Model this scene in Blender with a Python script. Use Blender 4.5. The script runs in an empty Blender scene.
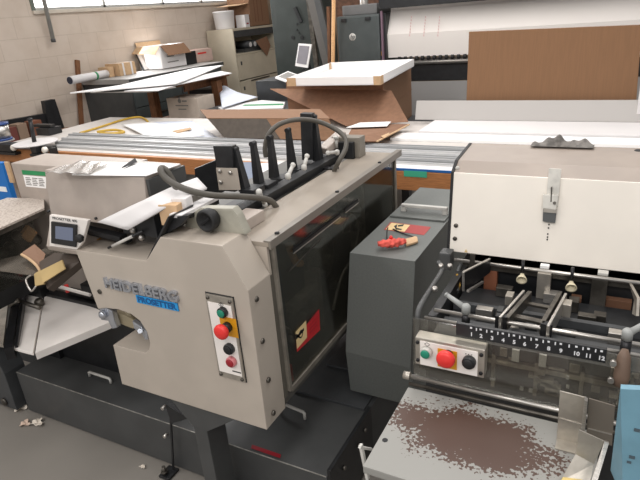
import bpy, bmesh, math, random
import numpy as np
from mathutils import Vector, Matrix
random.seed(7)
SC = bpy.context.scene
COL = SC.collection
V = Vector
# ---------------------------------------------------------------- camera
CAMH = 1.62
yaw, pit, rol, FPX = -5.12684885e-01, 3.86827121e-01, -8.64318532e-02, 560.313
fwd = V((math.sin(yaw)*math.cos(pit), math.cos(yaw)*math.cos(pit), -math.sin(pit)))
r0 = V((math.cos(yaw), -math.sin(yaw), 0)); u0 = r0.cross(fwd)
RT = math.cos(rol)*r0 + math.sin(rol)*u0
UP = math.cos(rol)*u0 - math.sin(rol)*r0
CAM = V((0, 0, CAMH))
cd = bpy.data.cameras.new('camera'); co = bpy.data.objects.new('camera', cd); COL.objects.link(co)
co.matrix_world = Matrix(((RT.x, UP.x, -fwd.x, 0), (RT.y, UP.y, -fwd.y, 0), (RT.z, UP.z, -fwd.z, CAMH), (0, 0, 0, 1)))
cd.sensor_fit = 'HORIZONTAL'; cd.sensor_width = 36; cd.lens = FPX/640*36; cd.clip_start = .02
SC.camera = co

def P(u, v, ax, val):
    """surveyed point: sight line (u, v) cut with the plane x, y or z = val"""
    d = RT*((u-320)/FPX) - UP*((v-240)/FPX) + fwd
    i = 'xyz'.index(ax)
    return CAM + d*((val-CAM[i])/d[i])

# ---------------------------------------------------------------- materials
def lin(c):
    c = c/255.0
    return c/12.92 if c <= .04045 else ((c+.055)/1.055)**2.4
def rgb(r, g, b): return (lin(r), lin(g), lin(b), 1)

MATS = {}
def mat(name, col, rough=.55, metal=0, var=.035, scale=14, bump=0, coat=0, col2=None, edge=(.4, .6), spec=.5, stretch=None):
    if name in MATS: return MATS[name]
    m = bpy.data.materials.new(name); m.use_nodes = True; nt = m.node_tree; N = nt.nodes; L = nt.links
    b = N['Principled BSDF']
    tc = N.new('ShaderNodeTexCoord'); nz = N.new('ShaderNodeTexNoise'); nz.inputs['Scale'].default_value = scale
    nz.inputs['Detail'].default_value = 5
    if stretch:
        mp = N.new('ShaderNodeMapping'); mp.inputs['Scale'].default_value = stretch
        L.new(tc.outputs['Object'], mp.inputs['Vector']); L.new(mp.outputs['Vector'], nz.inputs['Vector'])
    else:
        L.new(tc.outputs['Object'], nz.inputs['Vector'])
    cr = N.new('ShaderNodeValToRGB')
    a = rgb(*col)
    c1 = rgb(*col2) if col2 else tuple(max(0, x*(1-var)) for x in a[:3])+(1,)
    c2 = a if col2 else tuple(min(1, x*(1+var)) for x in a[:3])+(1,)
    cr.color_ramp.elements[0].color = c1; cr.color_ramp.elements[1].color = c2
    cr.color_ramp.elements[0].position = edge[0]; cr.color_ramp.elements[1].position = edge[1]
    L.new(nz.outputs['Fac'], cr.inputs['Fac']); L.new(cr.outputs['Color'], b.inputs['Base Color'])
    b.inputs['Roughness'].default_value = rough; b.inputs['Metallic'].default_value = metal
    b.inputs['Coat Weight'].default_value = coat; b.inputs['Specular IOR Level'].default_value = spec
    if bump:
        bp = N.new('ShaderNodeBump'); bp.inputs['Strength'].default_value = bump; bp.inputs['Distance'].default_value = .004
        L.new(nz.outputs['Fac'], bp.inputs['Height']); L.new(bp.outputs['Normal'], b.inputs['Normal'])
    MATS[name] = m
    return m

def clear_mat(name, tint, gloss=.12, rough=.06, haze=0, hazecol=(150, 145, 135)):
    m = bpy.data.materials.new(name); m.use_nodes = True; nt = m.node_tree; N = nt.nodes; L = nt.links
    for n in list(N): N.remove(n)
    o = N.new('ShaderNodeOutputMaterial'); t = N.new('ShaderNodeBsdfTransparent'); t.inputs['Color'].default_value = rgb(*tint)
    g = N.new('ShaderNodeBsdfGlossy'); g.inputs['Roughness'].default_value = rough; g.inputs['Color'].default_value = (.9, .9, .9, 1)
    d = N.new('ShaderNodeBsdfDiffuse'); d.inputs['Color'].default_value = rgb(*hazecol)
    tc = N.new('ShaderNodeTexCoord'); nz = N.new('ShaderNodeTexNoise'); nz.inputs['Scale'].default_value = 9
    L.new(tc.outputs['Object'], nz.inputs['Vector'])
    mm = N.new('ShaderNodeMath'); mm.operation = 'MULTIPLY'; mm.inputs[1].default_value = haze*2; L.new(nz.outputs['Fac'], mm.inputs[0])
    m1 = N.new('ShaderNodeMixShader'); L.new(mm.outputs[0], m1.inputs[0]); L.new(t.outputs[0], m1.inputs[1]); L.new(d.outputs[0], m1.inputs[2])
    lw = N.new('ShaderNodeLayerWeight'); lw.inputs['Blend'].default_value = .35
    ma = N.new('ShaderNodeMath'); ma.operation = 'MULTIPLY_ADD'; ma.inputs[1].default_value = .38; ma.inputs[2].default_value = gloss*.5
    L.new(lw.outputs['Fresnel'], ma.inputs[0])
    m2 = N.new('ShaderNodeMixShader'); L.new(ma.outputs[0], m2.inputs[0]); L.new(m1.outputs[0], m2.inputs[1]); L.new(g.outputs[0], m2.inputs[2])
    L.new(m2.outputs[0], o.inputs['Surface'])
    MATS[name] = m
    return m

def emit_mat(name, col, s):
    m = bpy.data.materials.new(name); m.use_nodes = True; nt = m.node_tree
    b = nt.nodes['Principled BSDF']; b.inputs['Base Color'].default_value = rgb(*col)
    b.inputs['Emission Color'].default_value = rgb(*col); b.inputs['Emission Strength'].default_value = s
    tc = nt.nodes.new('ShaderNodeTexCoord'); nz = nt.nodes.new('ShaderNodeTexNoise'); nz.inputs['Scale'].default_value = 3
    cr = nt.nodes.new('ShaderNodeValToRGB'); cr.color_ramp.elements[0].color = tuple(.85*x for x in rgb(*col)[:3])+(1,); cr.color_ramp.elements[1].color = rgb(*col)
    nt.links.new(tc.outputs['Object'], nz.inputs['Vector']); nt.links.new(nz.outputs['Fac'], cr.inputs['Fac']); nt.links.new(cr.outputs['Color'], b.inputs['Emission Color'])
    MATS[name] = m
    return m

def block_mat():
    m = bpy.data.materials.new('painted_block'); m.use_nodes = True; nt = m.node_tree; N = nt.nodes; L = nt.links
    b = N['Principled BSDF']; b.inputs['Roughness'].default_value = .75
    tc = N.new('ShaderNodeTexCoord'); sp = N.new('ShaderNodeSeparateXYZ'); cb = N.new('ShaderNodeCombineXYZ')
    L.new(tc.outputs['Object'], sp.inputs[0]); L.new(sp.outputs['Y'], cb.inputs['X']); L.new(sp.outputs['Z'], cb.inputs['Y'])
    br = N.new('ShaderNodeTexBrick'); br.inputs['Scale'].default_value = 1; br.inputs['Brick Width'].default_value = .40
    br.inputs['Row Height'].default_value = .20; br.inputs['Mortar Size'].default_value = .006; br.inputs['Mortar Smooth'].default_value = .6
    br.inputs['Color1'].default_value = rgb(206, 192, 178); br.inputs['Color2'].default_value = rgb(203, 189, 175); br.inputs['Mortar'].default_value = rgb(195, 181, 167)
    L.new(cb.outputs[0], br.inputs['Vector'])
    nz = N.new('ShaderNodeTexNoise'); nz.inputs['Scale'].default_value = 5; nz.inputs['Detail'].default_value = 6
    L.new(tc.outputs['Object'], nz.inputs['Vector'])
    cr = N.new('ShaderNodeValToRGB'); cr.color_ramp.elements[0].color = (.92, .90, .88, 1); cr.color_ramp.elements[1].color = (1, 1, 1, 1)
    cr.color_ramp.elements[0].position = .35; cr.color_ramp.elements[1].position = .6
    L.new(nz.outputs['Fac'], cr.inputs['Fac'])
    mx = N.new('ShaderNodeMix'); mx.data_type = 'RGBA'; mx.blend_type = 'MULTIPLY'; mx.inputs[0].default_value = 1
    L.new(br.outputs['Color'], mx.inputs[6]); L.new(cr.outputs['Color'], mx.inputs[7]); L.new(mx.outputs[2], b.inputs['Base Color'])
    bp = N.new('ShaderNodeBump'); bp.inputs['Strength'].default_value = .3; bp.inputs['Distance'].default_value = .004; bp.invert = True
    L.new(br.outputs['Fac'], bp.inputs['Height']); L.new(bp.outputs['Normal'], b.inputs['Normal'])
    return m

def floor_mat():
    m = mat('painted_concrete', (136, 131, 124), .55, 0, .08, 2.2, edge=(.3, .7)); return m

def rust_mat(cx, cy, ax, ay):
    """grey paint worn through to brown rust: worn oval in the middle, flakes around"""
    m = bpy.data.materials.new('worn_grey_paint'); m.use_nodes = True; nt = m.node_tree; N = nt.nodes; L = nt.links
    b = N['Principled BSDF']; b.inputs['Roughness'].default_value = .5
    tc = N.new('ShaderNodeTexCoord'); mp = N.new('ShaderNodeMapping'); mp.vector_type = 'TEXTURE'
    mp.inputs['Location'].default_value = (cx, cy, 0); mp.inputs['Scale'].default_value = (ax, ay, 50)
    mp.inputs['Rotation'].default_value = (0, 0, -.06)
    L.new(tc.outputs['Object'], mp.inputs['Vector'])
    ln = N.new('ShaderNodeVectorMath'); ln.operation = 'LENGTH'; L.new(mp.outputs[0], ln.inputs[0])
    n1 = N.new('ShaderNodeTexNoise'); n1.inputs['Scale'].default_value = 130; n1.inputs['Detail'].default_value = 4
    n2 = N.new('ShaderNodeTexNoise'); n2.inputs['Scale'].default_value = 18; n2.inputs['Detail'].default_value = 3
    for n in (n1, n2): L.new(tc.outputs['Object'], n.inputs['Vector'])
    a = N.new('ShaderNodeMath'); a.operation = 'MULTIPLY_ADD'; a.inputs[1].default_value = 1.7; L.new(n1.outputs['Fac'], a.inputs[0])
    a2 = N.new('ShaderNodeMath'); a2.operation = 'MULTIPLY_ADD'; a2.inputs[1].default_value = 1.0; L.new(n2.outputs['Fac'], a2.inputs[0])
    neg = N.new('ShaderNodeMath'); neg.operation = 'MULTIPLY'; neg.inputs[1].default_value = -.85; L.new(ln.outputs['Value'], neg.inputs[0])
    L.new(neg.outputs[0], a2.inputs[2]); L.new(a2.outputs[0], a.inputs[2])
    cr = N.new('ShaderNodeValToRGB'); cr.color_ramp.elements[0].position = .53; cr.color_ramp.elements[1].position = .57
    cr.color_ramp.elements[0].color = rgb(145, 144, 139); cr.color_ramp.elements[1].color = rgb(78, 56, 46)
    L.new(a.outputs[0], cr.inputs['Fac']); L.new(cr.outputs['Color'], b.inputs['Base Color'])
    bp = N.new('ShaderNodeBump'); bp.inputs['Strength'].default_value = .3; bp.inputs['Distance'].default_value = .001; bp.invert = True
    L.new(cr.outputs['Alpha'], bp.inputs['Height'])
    return m

BEIGE = mat('beige_enamel', (179, 169, 157), .42, 0, .04, 6)
BEIGE_TOP = mat('worn_beige_enamel', (168, 157, 148), .45, 0, .07, 9)
COWL = mat('greenish_cream_casting', (160, 157, 144), .5, 0, .08, 20)
DARK = mat('charcoal_enamel', (70, 71, 71), .45, 0, .08, 8)
DARK2 = mat('charcoal_plate', (64, 66, 68), .5, 0, .10, 12)
CABG = mat('hammered_grey_enamel', (104, 107, 104), .5, 0, .05, 160, bump=.06)
BLACK = mat('black_paint', (30, 31, 33), .45, 0, .2, 20)
BLACKM = mat('black_oxide_metal', (38, 38, 40), .38, .5, .2, 25)
RUBBER = mat('black_rubber', (24, 24, 25), .6, 0, .2, 20)
STEEL = mat('brushed_steel', (190, 186, 180), .32, .85, .12, 30, stretch=(1, 12, 12))
STEELD = mat('oily_dark_steel', (96, 92, 86), .38, .8, .25, 22)
STAINL = mat('dull_stainless', (176, 170, 160), .38, .7, .14, 18)
ALU = mat('anodised_aluminium', (198, 198, 198), .42, .35, .02, 20)
ALU2 = mat('satin_aluminium', (168, 169, 170), .42, .35, .02, 20)
CHROME = mat('chrome', (186, 190, 198), .25, .75, .05, 30)
WHITEP = mat('white_paper', (244, 243, 242), .7, 0, .01, 8)
WHITEB = mat('white_board', (222, 219, 218), .65, 0, .01, 5)
WHITEM = mat('white_enamel', (236, 230, 224), .4, 0, .05, 7)
GREYP = mat('grey_laminate', (150, 147, 143), .5, 0, .06, 10)
SPECK = mat('speckled_grey_top', (186, 176, 166), .55, 0, .1, 120, col2=(150, 136, 126), edge=(.38, .5))
CARD = mat('brown_cardboard', (134, 101, 76), .8, 0, .06, 40, stretch=(1, 8, 1))
CARDD = mat('brown_cardboard_inside', (134, 99, 76), .85, 0, .07, 30)
CARDL = mat('pale_cardboard', (196, 164, 128), .8, 0, .06, 30)
CARDK = mat('charcoal_card', (84, 76, 68), .7, 0, .08, 30)
WOOD = mat('orange_pine_edge', (176, 118, 72), .6, 0, .15, 9, stretch=(2, 30, 30))
WOODD = mat('brown_timber', (120, 80, 52), .65, 0, .2, 12, stretch=(6, 6, 1))
WOODL = mat('raw_plywood', (206, 160, 112), .7, 0, .12, 20, stretch=(1, 8, 8))
GREEN = mat('green_plastic', (28, 130, 104), .4, 0, .04, 20)
RED = mat('red_plastic', (224, 52, 48), .42, 0, .04, 20)
REDD = mat('dark_red_plastic', (150, 28, 40), .3, 0, .05, 20)
YEL = mat('yellow_plate', (214, 150, 24), .5, 0, .05, 20)
BLUE = mat('badge_blue', (36, 146, 212), .45, 0, .06, 30)
BLUEP = mat('sky_blue_paint', (106, 148, 166), .5, 0, .06, 18)
HOSE = mat('grey_hose', (86, 82, 75), .5, 0, .07, 30)
LEVER = mat('pale_grey_plastic', (196, 194, 188), .45, 0, .06, 25)
CREAM = mat('cream_enamel', (238, 231, 220), .45, 0, .03, 5)
TAUPE = mat('taupe_enamel', (158, 146, 136), .5, 0, .06, 7)
REDLAB = mat('red_label', (196, 40, 46), .45, 0, .06, 60)
CREAMLAB = mat('cream_label', (232, 204, 150), .5, 0, .04, 30)
FILE = mat('putty_file_enamel', (196, 186, 166), .5, 0, .04, 6)
DGREEN = mat('dark_green_grey_enamel', (50, 56, 53), .55, 0, .1, 8)
PLOT = mat('slate_plotter_plastic', (74, 80, 80), .4, 0, .06, 10)
GREENL = mat('green_label', (40, 140, 86), .5, 0, .05, 30)
YELTAPE = mat('yellow_strap', (196, 160, 60), .6, 0, .08, 30)
BULB = mat('cream_rubber_cup', (206, 196, 168), .5, 0, .05, 30)
GLASS_D = clear_mat('smoked_acrylic', (215, 215, 210), .06, .10, .07, (110, 106, 98))
GLASS_C = clear_mat('clear_acrylic', (236, 236, 232), .08, .12, .08, (150, 144, 136))
SCREEN = emit_mat('lit_screen', (104, 112, 132), .15)
SKYP = emit_mat('bright_window_daylight', (255, 252, 250), 3.5)
GLASS_T = clear_mat('scratched_acrylic', (190, 188, 182), .2, .12, .40, (132, 124, 114))

# ---------------------------------------------------------------- mesh builder
class MB:
    def __init__(s): s.bm = bmesh.new()
    def box(s, x0, x1, y0, y1, z0, z1, bev=0, rot=None):
        v = [s.bm.verts.new(p) for p in [(x0,y0,z0),(x1,y0,z0),(x1,y1,z0),(x0,y1,z0),(x0,y0,z1),(x1,y0,z1),(x1,y1,z1),(x0,y1,z1)]]
        f = [s.bm.faces.new([v[i] for i in q]) for q in [(3,2,1,0),(4,5,6,7),(0,1,5,4),(1,2,6,5),(2,3,7,6),(3,0,4,7)]]
        if rot:
            c, R = rot; bmesh.ops.rotate(s.bm, verts=v, cent=c, matrix=R)
        if bev: s.bev(f, bev)
        return s
    def bev(s, faces, b, seg=2):
        e = list({e for f in faces for e in f.edges})
        bmesh.ops.bevel(s.bm, geom=e, offset=b, segments=seg, profile=.7, affect='EDGES', clamp_overlap=True)
    def prism(s, pts, d, bev=0):
        """polygon swept along d"""
        d = V(d); a = [s.bm.verts.new(V(p)) for p in pts]; b = [s.bm.verts.new(V(p)+d) for p in pts]
        n = len(pts); f = [s.bm.faces.new(a), s.bm.faces.new(list(reversed(b)))]
        for i in range(n): f.append(s.bm.faces.new([a[i], b[i], b[(i+1) % n], a[(i+1) % n]]))
        bmesh.ops.recalc_face_normals(s.bm, faces=f)
        if bev: s.bev(f, bev)
        return s
    def plate(s, pts, t, bev=0):
        """flat sheet of thickness t, below the given outline"""
        p = [V(q) for q in pts]; n = (p[1]-p[0]).cross(p[2]-p[0]).normalized()
        if n.z < 0 or (abs(n.z) < 1e-3 and n.y > 0): n = -n
        return s.prism(p, -n*t, bev)
    def loft(s, a, b):
        A = [s.bm.verts.new(V(p)) for p in a]; B = [s.bm.verts.new(V(p)) for p in b]; n = len(a)
        f = [s.bm.faces.new(A), s.bm.faces.new(list(reversed(B)))]
        for i in range(n): f.append(s.bm.faces.new([A[i], B[i], B[(i+1) % n], A[(i+1) % n]]))
        bmesh.ops.recalc_face_normals(s.bm, faces=f); return s
    def cyl(s, p0, p1, r0, r1=None, n=20, bev=0):
        r1 = r0 if r1 is None else r1
        p0 = V(p0); p1 = V(p1); d = (p1-p0); h = d.length; d.normalize()
        q = d.to_track_quat('Z', 'Y')
        A = []; B = []
        for i in range(n):
            a = 2*math.pi*i/n; o = q @ V((math.cos(a), math.sin(a), 0))
            A.append(s.bm.verts.new(p0+o*r0)); B.append(s.bm.verts.new(p1+o*r1))
        f = [s.bm.faces.new(list(reversed(A))), s.bm.faces.new(B)]
        for i in range(n): s.bm.faces.new([A[i], A[(i+1) % n], B[(i+1) % n], B[i]]).smooth = True
        if bev:
            bmesh.ops.bevel(s.bm, geom=list(f[1].edges), offset=bev, segments=3, profile=.6, affect='EDGES', clamp_overlap=True)
        return s
    def lathe(s, p0, axis, prof, n=24):
        """prof: list of (distance along axis, radius)"""
        p0 = V(p0); d = V(axis).normalized(); q = d.to_track_quat('Z', 'Y'); rings = []
        for h, r in prof:
            rings.append([s.bm.verts.new(p0+d*h+(q @ V((math.cos(2*math.pi*i/n), math.sin(2*math.pi*i/n), 0)))*max(r, 1e-4)) for i in range(n)])
        for a, b in zip(rings, rings[1:]):
            for i in range(n): s.bm.faces.new([a[i], a[(i+1) % n], b[(i+1) % n], b[i]]).smooth = True
        s.bm.faces.new(list(reversed(rings[0]))); s.bm.faces.new(rings[-1]); return s
    def tube(s, pts, r, n=10, sub=6, close=False):
        p = [V(q) for q in pts]
        if sub > 1 and len(p) > 2:
            out = []
            for i in range(len(p)-1):
                a = p[max(i-1, 0)]; b = p[i]; c = p[i+1]; d = p[min(i+2, len(p)-1)]
                for k in range(sub):
                    t = k/sub
                    out.append(.5*((2*b)+(c-a)*t+(2*a-5*b+4*c-d)*t*t+(3*b-a-3*c+d)*t**3))
            out.append(p[-1]); p = out
        rings = []; ref = None
        for i, c in enumerate(p):
            t = (p[min(i+1, len(p)-1)]-p[max(i-1, 0)]).normalized()
            if ref is None: ref = t.orthogonal().normalized()
            ref = (ref - t*ref.dot(t)).normalized(); w = t.cross(ref)
            rings.append([s.bm.verts.new(c+r*(math.cos(2*math.pi*k/n)*ref+math.sin(2*math.pi*k/n)*w)) for k in range(n)])
        for a, b in zip(rings, rings[1:]):
            for k in range(n): s.bm.faces.new([a[k], a[(k+1) % n], b[(k+1) % n], b[k]]).smooth = True
        s.bm.faces.new(list(reversed(rings[0]))); s.bm.faces.new(rings[-1]); return s
    def bar(s, p0, p1, w, h, up=(0, 0, 1), bev=0):
        """straight rectangular bar, w sideways, h along up, top centre line p0-p1 """
        p0 = V(p0); p1 = V(p1); d = (p1-p0).normalized(); u = V(up); u = (u-d*u.dot(d)).normalized(); x = d.cross(u)
        q = [p0-x*w/2, p0+x*w/2, p0+x*w/2-u*h, p0-x*w/2-u*h]
        return s.prism(q, p1-p0, bev)
    def grid(s, f, nu, nv):
        g = [[s.bm.verts.new(V(f(i/nu, j/nv))) for j in range(nv+1)] for i in range(nu+1)]
        for i in range(nu):
            for j in range(nv): s.bm.faces.new([g[i][j], g[i+1][j], g[i+1][j+1], g[i][j+1]]).smooth = True
        return s
    def build(s, name, m, parent=None, solid=0):
        me = bpy.data.meshes.new(name)
        bmesh.ops.recalc_face_normals(s.bm, faces=s.bm.faces)
        s.bm.to_mesh(me); s.bm.free(); me.materials.append(m)
        return link(name, me, parent, solid)

def link(name, me, parent=None, solid=0):
    o = bpy.data.objects.new(name, me); COL.objects.link(o)
    if parent is None:
        vs = [v.co for v in me.vertices]
        c = V((sum(v.x for v in vs)/len(vs), sum(v.y for v in vs)/len(vs), min(v.z for v in vs)))
        # keep texture space equal to the place, so only the pivot moves
        me.transform(Matrix.Translation(-c)); o.location = c; o['base'] = tuple(c)
    else:
        o.parent = parent
        b = parent.get('base')
        if b is not None: o.location = -V(b)
    if solid:
        md = o.modifiers.new('thickness', 'SOLIDIFY'); md.thickness = solid; md.offset = 0
    return o

def thing(name, label, cat, loc, group=None):
    o = bpy.data.objects.new(name, None); COL.objects.link(o); o.location = loc; o['base'] = tuple(V(loc)); o.empty_display_size = .1
    return tag(o, label, cat, group)
def tag(o, label, cat, group=None):
    o['label'] = label; o['category'] = cat
    if group: o['group'] = group
    return o
def struct(o): o['kind'] = 'structure'; return o
def plabel(o, label): o['label'] = label; return o

def text(name, s, size, m, parent, origin, right, up, xs=1.0, ext=.001, bold=0, align='LEFT', fit=None):
    """lettering in the built-in font, standing in the plane right/up"""
    c = bpy.data.curves.new('lettering', 'FONT'); c.body = s; c.size = size; c.extrude = ext; c.offset = bold; c.align_x = align
    c.resolution_u = 3
    t = bpy.data.objects.new('lettering', c); COL.objects.link(t)
    bpy.context.view_layer.update()
    me = bpy.data.meshes.new_from_object(t.evaluated_get(bpy.context.evaluated_depsgraph_get()))
    COL.objects.unlink(t); bpy.data.objects.remove(t)
    if fit:
        w = max(v.co.x for v in me.vertices)-min(v.co.x for v in me.vertices); xs = fit/w
    R = V(right).normalized(); U = V(up).normalized(); W = R.cross(U)
    for v in me.vertices:
        v.co = V(origin)+R*(v.co.x*xs)+U*v.co.y+W*v.co.z
    me.materials.clear(); me.materials.append(m)
    return link(name, me, parent)
# ================================================================ STITCHING MACHINE (left and middle)
M = thing('stitching_machine', 'large beige stitching machine with chrome lettering and four-button panel on its end cover', 'machine', (-1.3, 1.5, 0))
YC = 1.05            # face of the end cover
# dark base box
b = MB(); b.box(-2.30, -.72, 1.19, 2.15, .012, .226, .004); base = b.build('base', DARK, M)
b = MB(); b.box(-2.29, -.73, 1.20, 2.14, 0, .02); b.build('plinth', BLACK, base)
b = MB(); b.box(-2.297, -.724, 1.1888, 1.1915, .2235, .2268, .0006); plabel(b.build('lighter_edge', mat('pale_grey_edge', (150, 148, 142), .4, .3, .25, 40), base), 'paler front edge')  # thin strip, paler than the base, along its front top edge
b = MB(); b.box(-1.04, -.735, 1.53, 2.1, .2265, .238, .003); b.box(-.99, -.735, 1.72, 2.1, .2385, .25, .003); b.build('cover_plate', DARK2, base)
# right end plate with its screws
b = MB(); b.box(-.7185, -.706, 1.19, 1.53, .02, .256, .002); ep = b.build('end_plate', BLACK, M)
for y, z in ((1.28, .19), (1.40, .185), (1.46, .205)):
    b = MB(); b.cyl((-.7055, y, z), (-.698, y, z), .008, n=12); b.build('screw', STEELD, ep)
def u_handle(a, c, h, parent, m, r=.006):
    a = V(a); c = V(c); u = V((0, 0, h))
    b = MB(); b.tube([a, a+u*.85, a+u+(c-a)*.04, c+u-(c-a)*.04, c+u*.85, c], r, 8, 1); b.build('handle', m, parent)
u_handle(P(90, 376, 'z', .228), P(111, 383, 'z', .228), .022, M, LEVER)
u_handle(P(279, 408, 'z', .228), P(305, 419, 'z', .228), .03, M, LEVER)
b = MB(); b.plate([P(252, 444.5, 'z', .2285), P(281, 454.5, 'z', .2285), P(280, 458, 'z', .2285), P(251, 448, 'z', .2285)], .001); plabel(b.build('warning_strip', REDD, base), 'dark red strip label on the base top')

# pedestal under the end cover
pa = P(193, 424, 'y', 1.06); pb = P(206, 427, 'y', 1.06)
xl, xr = pa.x, pb.x
b = MB(); b.box(xl, xr, 1.06, 1.15, .02, .3995, .003)
ped = b.build('pedestal', DARK, M)
b = MB(); b.loft([(xl-.085, 1.06, .5), (-.93, 1.06, .5), (-.93, 1.155, .5), (xl-.085, 1.155, .5)], [(xl, 1.06, .40), (xr, 1.06, .40), (xr, 1.15, .40), (xl, 1.15, .40)])
b.build('flared_bracket', DARK, ped)
b = MB(); b.box(xl-.04, xr+.04, 1.03, 1.17, 0, .02, .002); b.build('foot_plate', DARK2, ped)
# levelling foot with its stay in front of the base
f0 = P(168, 465, 'y', 1.155)
b = MB(); b.box(f0.x-.03, f0.x+.02, 1.125, 1.185, 0, .012, .002); lf = b.build('levelling_foot', BLACK, M)
b = MB(); b.cyl((f0.x-.01, 1.14, .014), (f0.x-.01, 1.14, .05), .007, n=12); b.cyl((f0.x-.01, 1.14, .022), (f0.x-.01, 1.14, .03), .014, n=6); b.build('bolt', STEELD, lf)
t0 = P(165, 404, 'y', 1.16)
b = MB(); b.prism([(t0.x, 1.16, t0.z), (t0.x+.10, 1.16, t0.z-.035), (t0.x+.01, 1.16, t0.z-.085)], (0, .02, 0)); b.bar((t0.x+.008, 1.17, t0.z-.05), (f0.x+.01, 1.17, .02), .007, .006, (0, 1, 0)); stay = b.build('stay_bracket', BLACK, M)
for u, v in ((162, 409), (164, 437)):
    p = P(u, v, 'y', 1.15); b = MB(); b.cyl((p.x, 1.15, p.z), (p.x, 1.168, p.z), .007, n=10); b.build('bolt', STEEL, stay)

# end cover: sheet metal box with the throat cut out of its left side
def pc(u, v): p = P(u, v, 'y', YC); return (p.x, p.z)
outl = [pc(122, 384), pc(267, 430), (-.82, .957), (-.883, 1.078), (-1.096, 1.078), (-1.17, .995), (-1.468, .992), pc(98, 309), pc(106, 308), pc(118, 309.5), pc(131, 314), pc(140, 321), pc(147, 332), pc(150, 343), pc(149, 350), pc(145, 353), pc(113, 345)]
b = MB(); b.prism([(x, YC, z) for x, z in outl], (0, .108, 0), .003); ec = b.build('end_cover', BEIGE, M)
for v in (306, 340, 375, 410):
    p = P([256, 262, 268, 275][(306, 340, 375, 410).index(v)], v-8, 'x', -.822)
    q = P([256.5, 262.5, 268.5, 273.5][(306, 340, 375, 410).index(v)], [299, 341, 380, 413][(306, 340, 375, 410).index(v)], 'x', -.8205)
    b = MB(); b.lathe((-.8225, q.y, q.z), (1, 0, 0), [(0, .0085), (.004, .0085), (.0065, .006), (.007, .0)], 14); b.build('screw', STEELD, ec)
p = P(100, 291.5, 'y', YC); b = MB(); b.cyl((p.x, YC+.002, p.z), (p.x, YC-.004, p.z), .008, n=14); b.build('screw', STEELD, ec)
# chrome lettering and blue badge
a = P(107, 286, 'y', YC); c = P(179, 300, 'y', YC)
LX = V((1, 0, 0)); LZ = V((0, 0, 1))
text('lettering', 'HEIDELBERG', .047, CHROME, ec, (a.x, YC-.005, a.z), LX, LZ, ext=.005, bold=.0012, fit=c.x-a.x)
a = P(138, 302, 'y', YC); c = P(179, 308.5, 'y', YC); t = P(138, 294.5, 'y', YC)
bw = c.x-a.x; bh = .030
b = MB(); b.box(a.x, c.x, YC-.004, YC-.0005, a.z, a.z+bh-.004, .0015); bd = b.build('badge', BLUE, ec)
text('lettering', 'PROSETTER', .026, mat('badge_dark_blue', (14, 84, 140), .4), bd, (a.x+.006, YC-.0045, a.z+.005), LX, LZ, ext=.0006, bold=.0009, fit=bw-.012)

# control panel let into the end cover
px0, px1, pz0, pz1 = -.963, -.872, .657, .928
b = MB(); b.box(px0-.004, px1+.002, YC-.0015, YC-.0002, pz0-.004, pz1+.003); pan = b.build('control_panel', BLACK, M)
b = MB(); b.box(px0, px1, YC-.008, YC-.0016, pz0, pz1, .001); b.build('panel_plate', STAINL, pan)
b = MB(); b.box(px0+.006, px1-.006, YC-.0095, YC-.0081, pz0+.02, pz1-.022); b.build('panel_face', WHITEM, pan)
for x in (px0+.008, px1-.008):
    for z in (pz0+.009, pz1-.010):
        b = MB(); b.lathe((x, YC-.008, z), (0, -1, 0), [(0, .0055), (.003, .005), (.0035, 0)], 12); b.build('screw', STEELD, pan)
YF = YC-.0096
def button(x, z, y, m, bez, parent, n=(0, -1, 0), kind='push', r=.0155, name='push_button', label=None):
    n = V(n); c = V((x, y, z)); b = MB()
    b.lathe(c, n, [(0, r), (.010, r), (.013, r*.92), (.013, r*.76)], 24); o = b.build(name, bez, parent)
    if label: plabel(o, label)
    b = MB(); b.lathe(c+n*.0125, n, [(0, r*.76), (.003, r*.76), (.0042, r*.66), (.0044, 0)], 24); b.build('button_cap', m, o)
    return o
def mushroom(x, z, y, parent, n=(0, -1, 0), R=.0205, H=1.0):
    n = V(n); c = V((x, y, z)); b = MB()
    b.lathe(c, n, [(0, .015*min(1, H+.15)), (.016*H, .015*min(1, H+.15)), (.018*H, .012*H), (.026*H, .011*H)], 24); o = b.build('emergency_stop', BLACK, parent)
    b = MB(); b.lathe(c+n*.02*H, n, [(0, R*.75), (.006, R*.97), (.012, R), (.017, R*.94), (.0205, R*.7), (.022, 0)], 28); b.build('mushroom_cap', RED, o)
    return o
pcx = (px0+px1)/2
def pb_at(u, v, off): p = P(u, v, 'y', YC-.01-off); return p.x, p.z
gx, gz = pb_at(220.5, 314, .014); button(gx, gz, YF, GREEN, BLACK, pan, label='green start button in a black bezel')
ex, ez = pb_at(219.5, 333.5, .04)
b = MB(); b.box(ex-.026, ex+.030, YF-.0015, YF-.0001, ez-.012-.02, ez-.012+.04); b.build('yellow_backing', YEL, pan)
mushroom(ex, ez, YF-.0015, pan, R=.0225)
kx, kz = pb_at(227.2, 350.5, .014); plabel(button(kx, kz, YF, RUBBER, BLACK, pan, r=.0165), 'black push button')
rx, rz = pb_at(229.5, 363.5, .014); plabel(button(rx, rz, YF, REDD, mat('pink_clear_bezel', (206, 120, 124), .3), pan, r=.0160), 'dark red push button')
b = MB(); p = P(221, 305, 'y', YF)
for s in (-1, 1):
    b.bar((p.x-.008, YF-.0004, p.z+.001), (p.x, YF-.0004, p.z+s*.007+.001), .0012, .0006, (0, -1, 0)); b.bar((p.x+.008, YF-.0004, p.z+.001), (p.x, YF-.0004, p.z+s*.007+.001), .0012, .0006, (0, -1, 0))
b.box(p.x-.001, p.x+.001, YF-.0006, YF-.0001, p.z-.003, p.z+.005); b.build('start_symbol', BLACK, pan)
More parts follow.
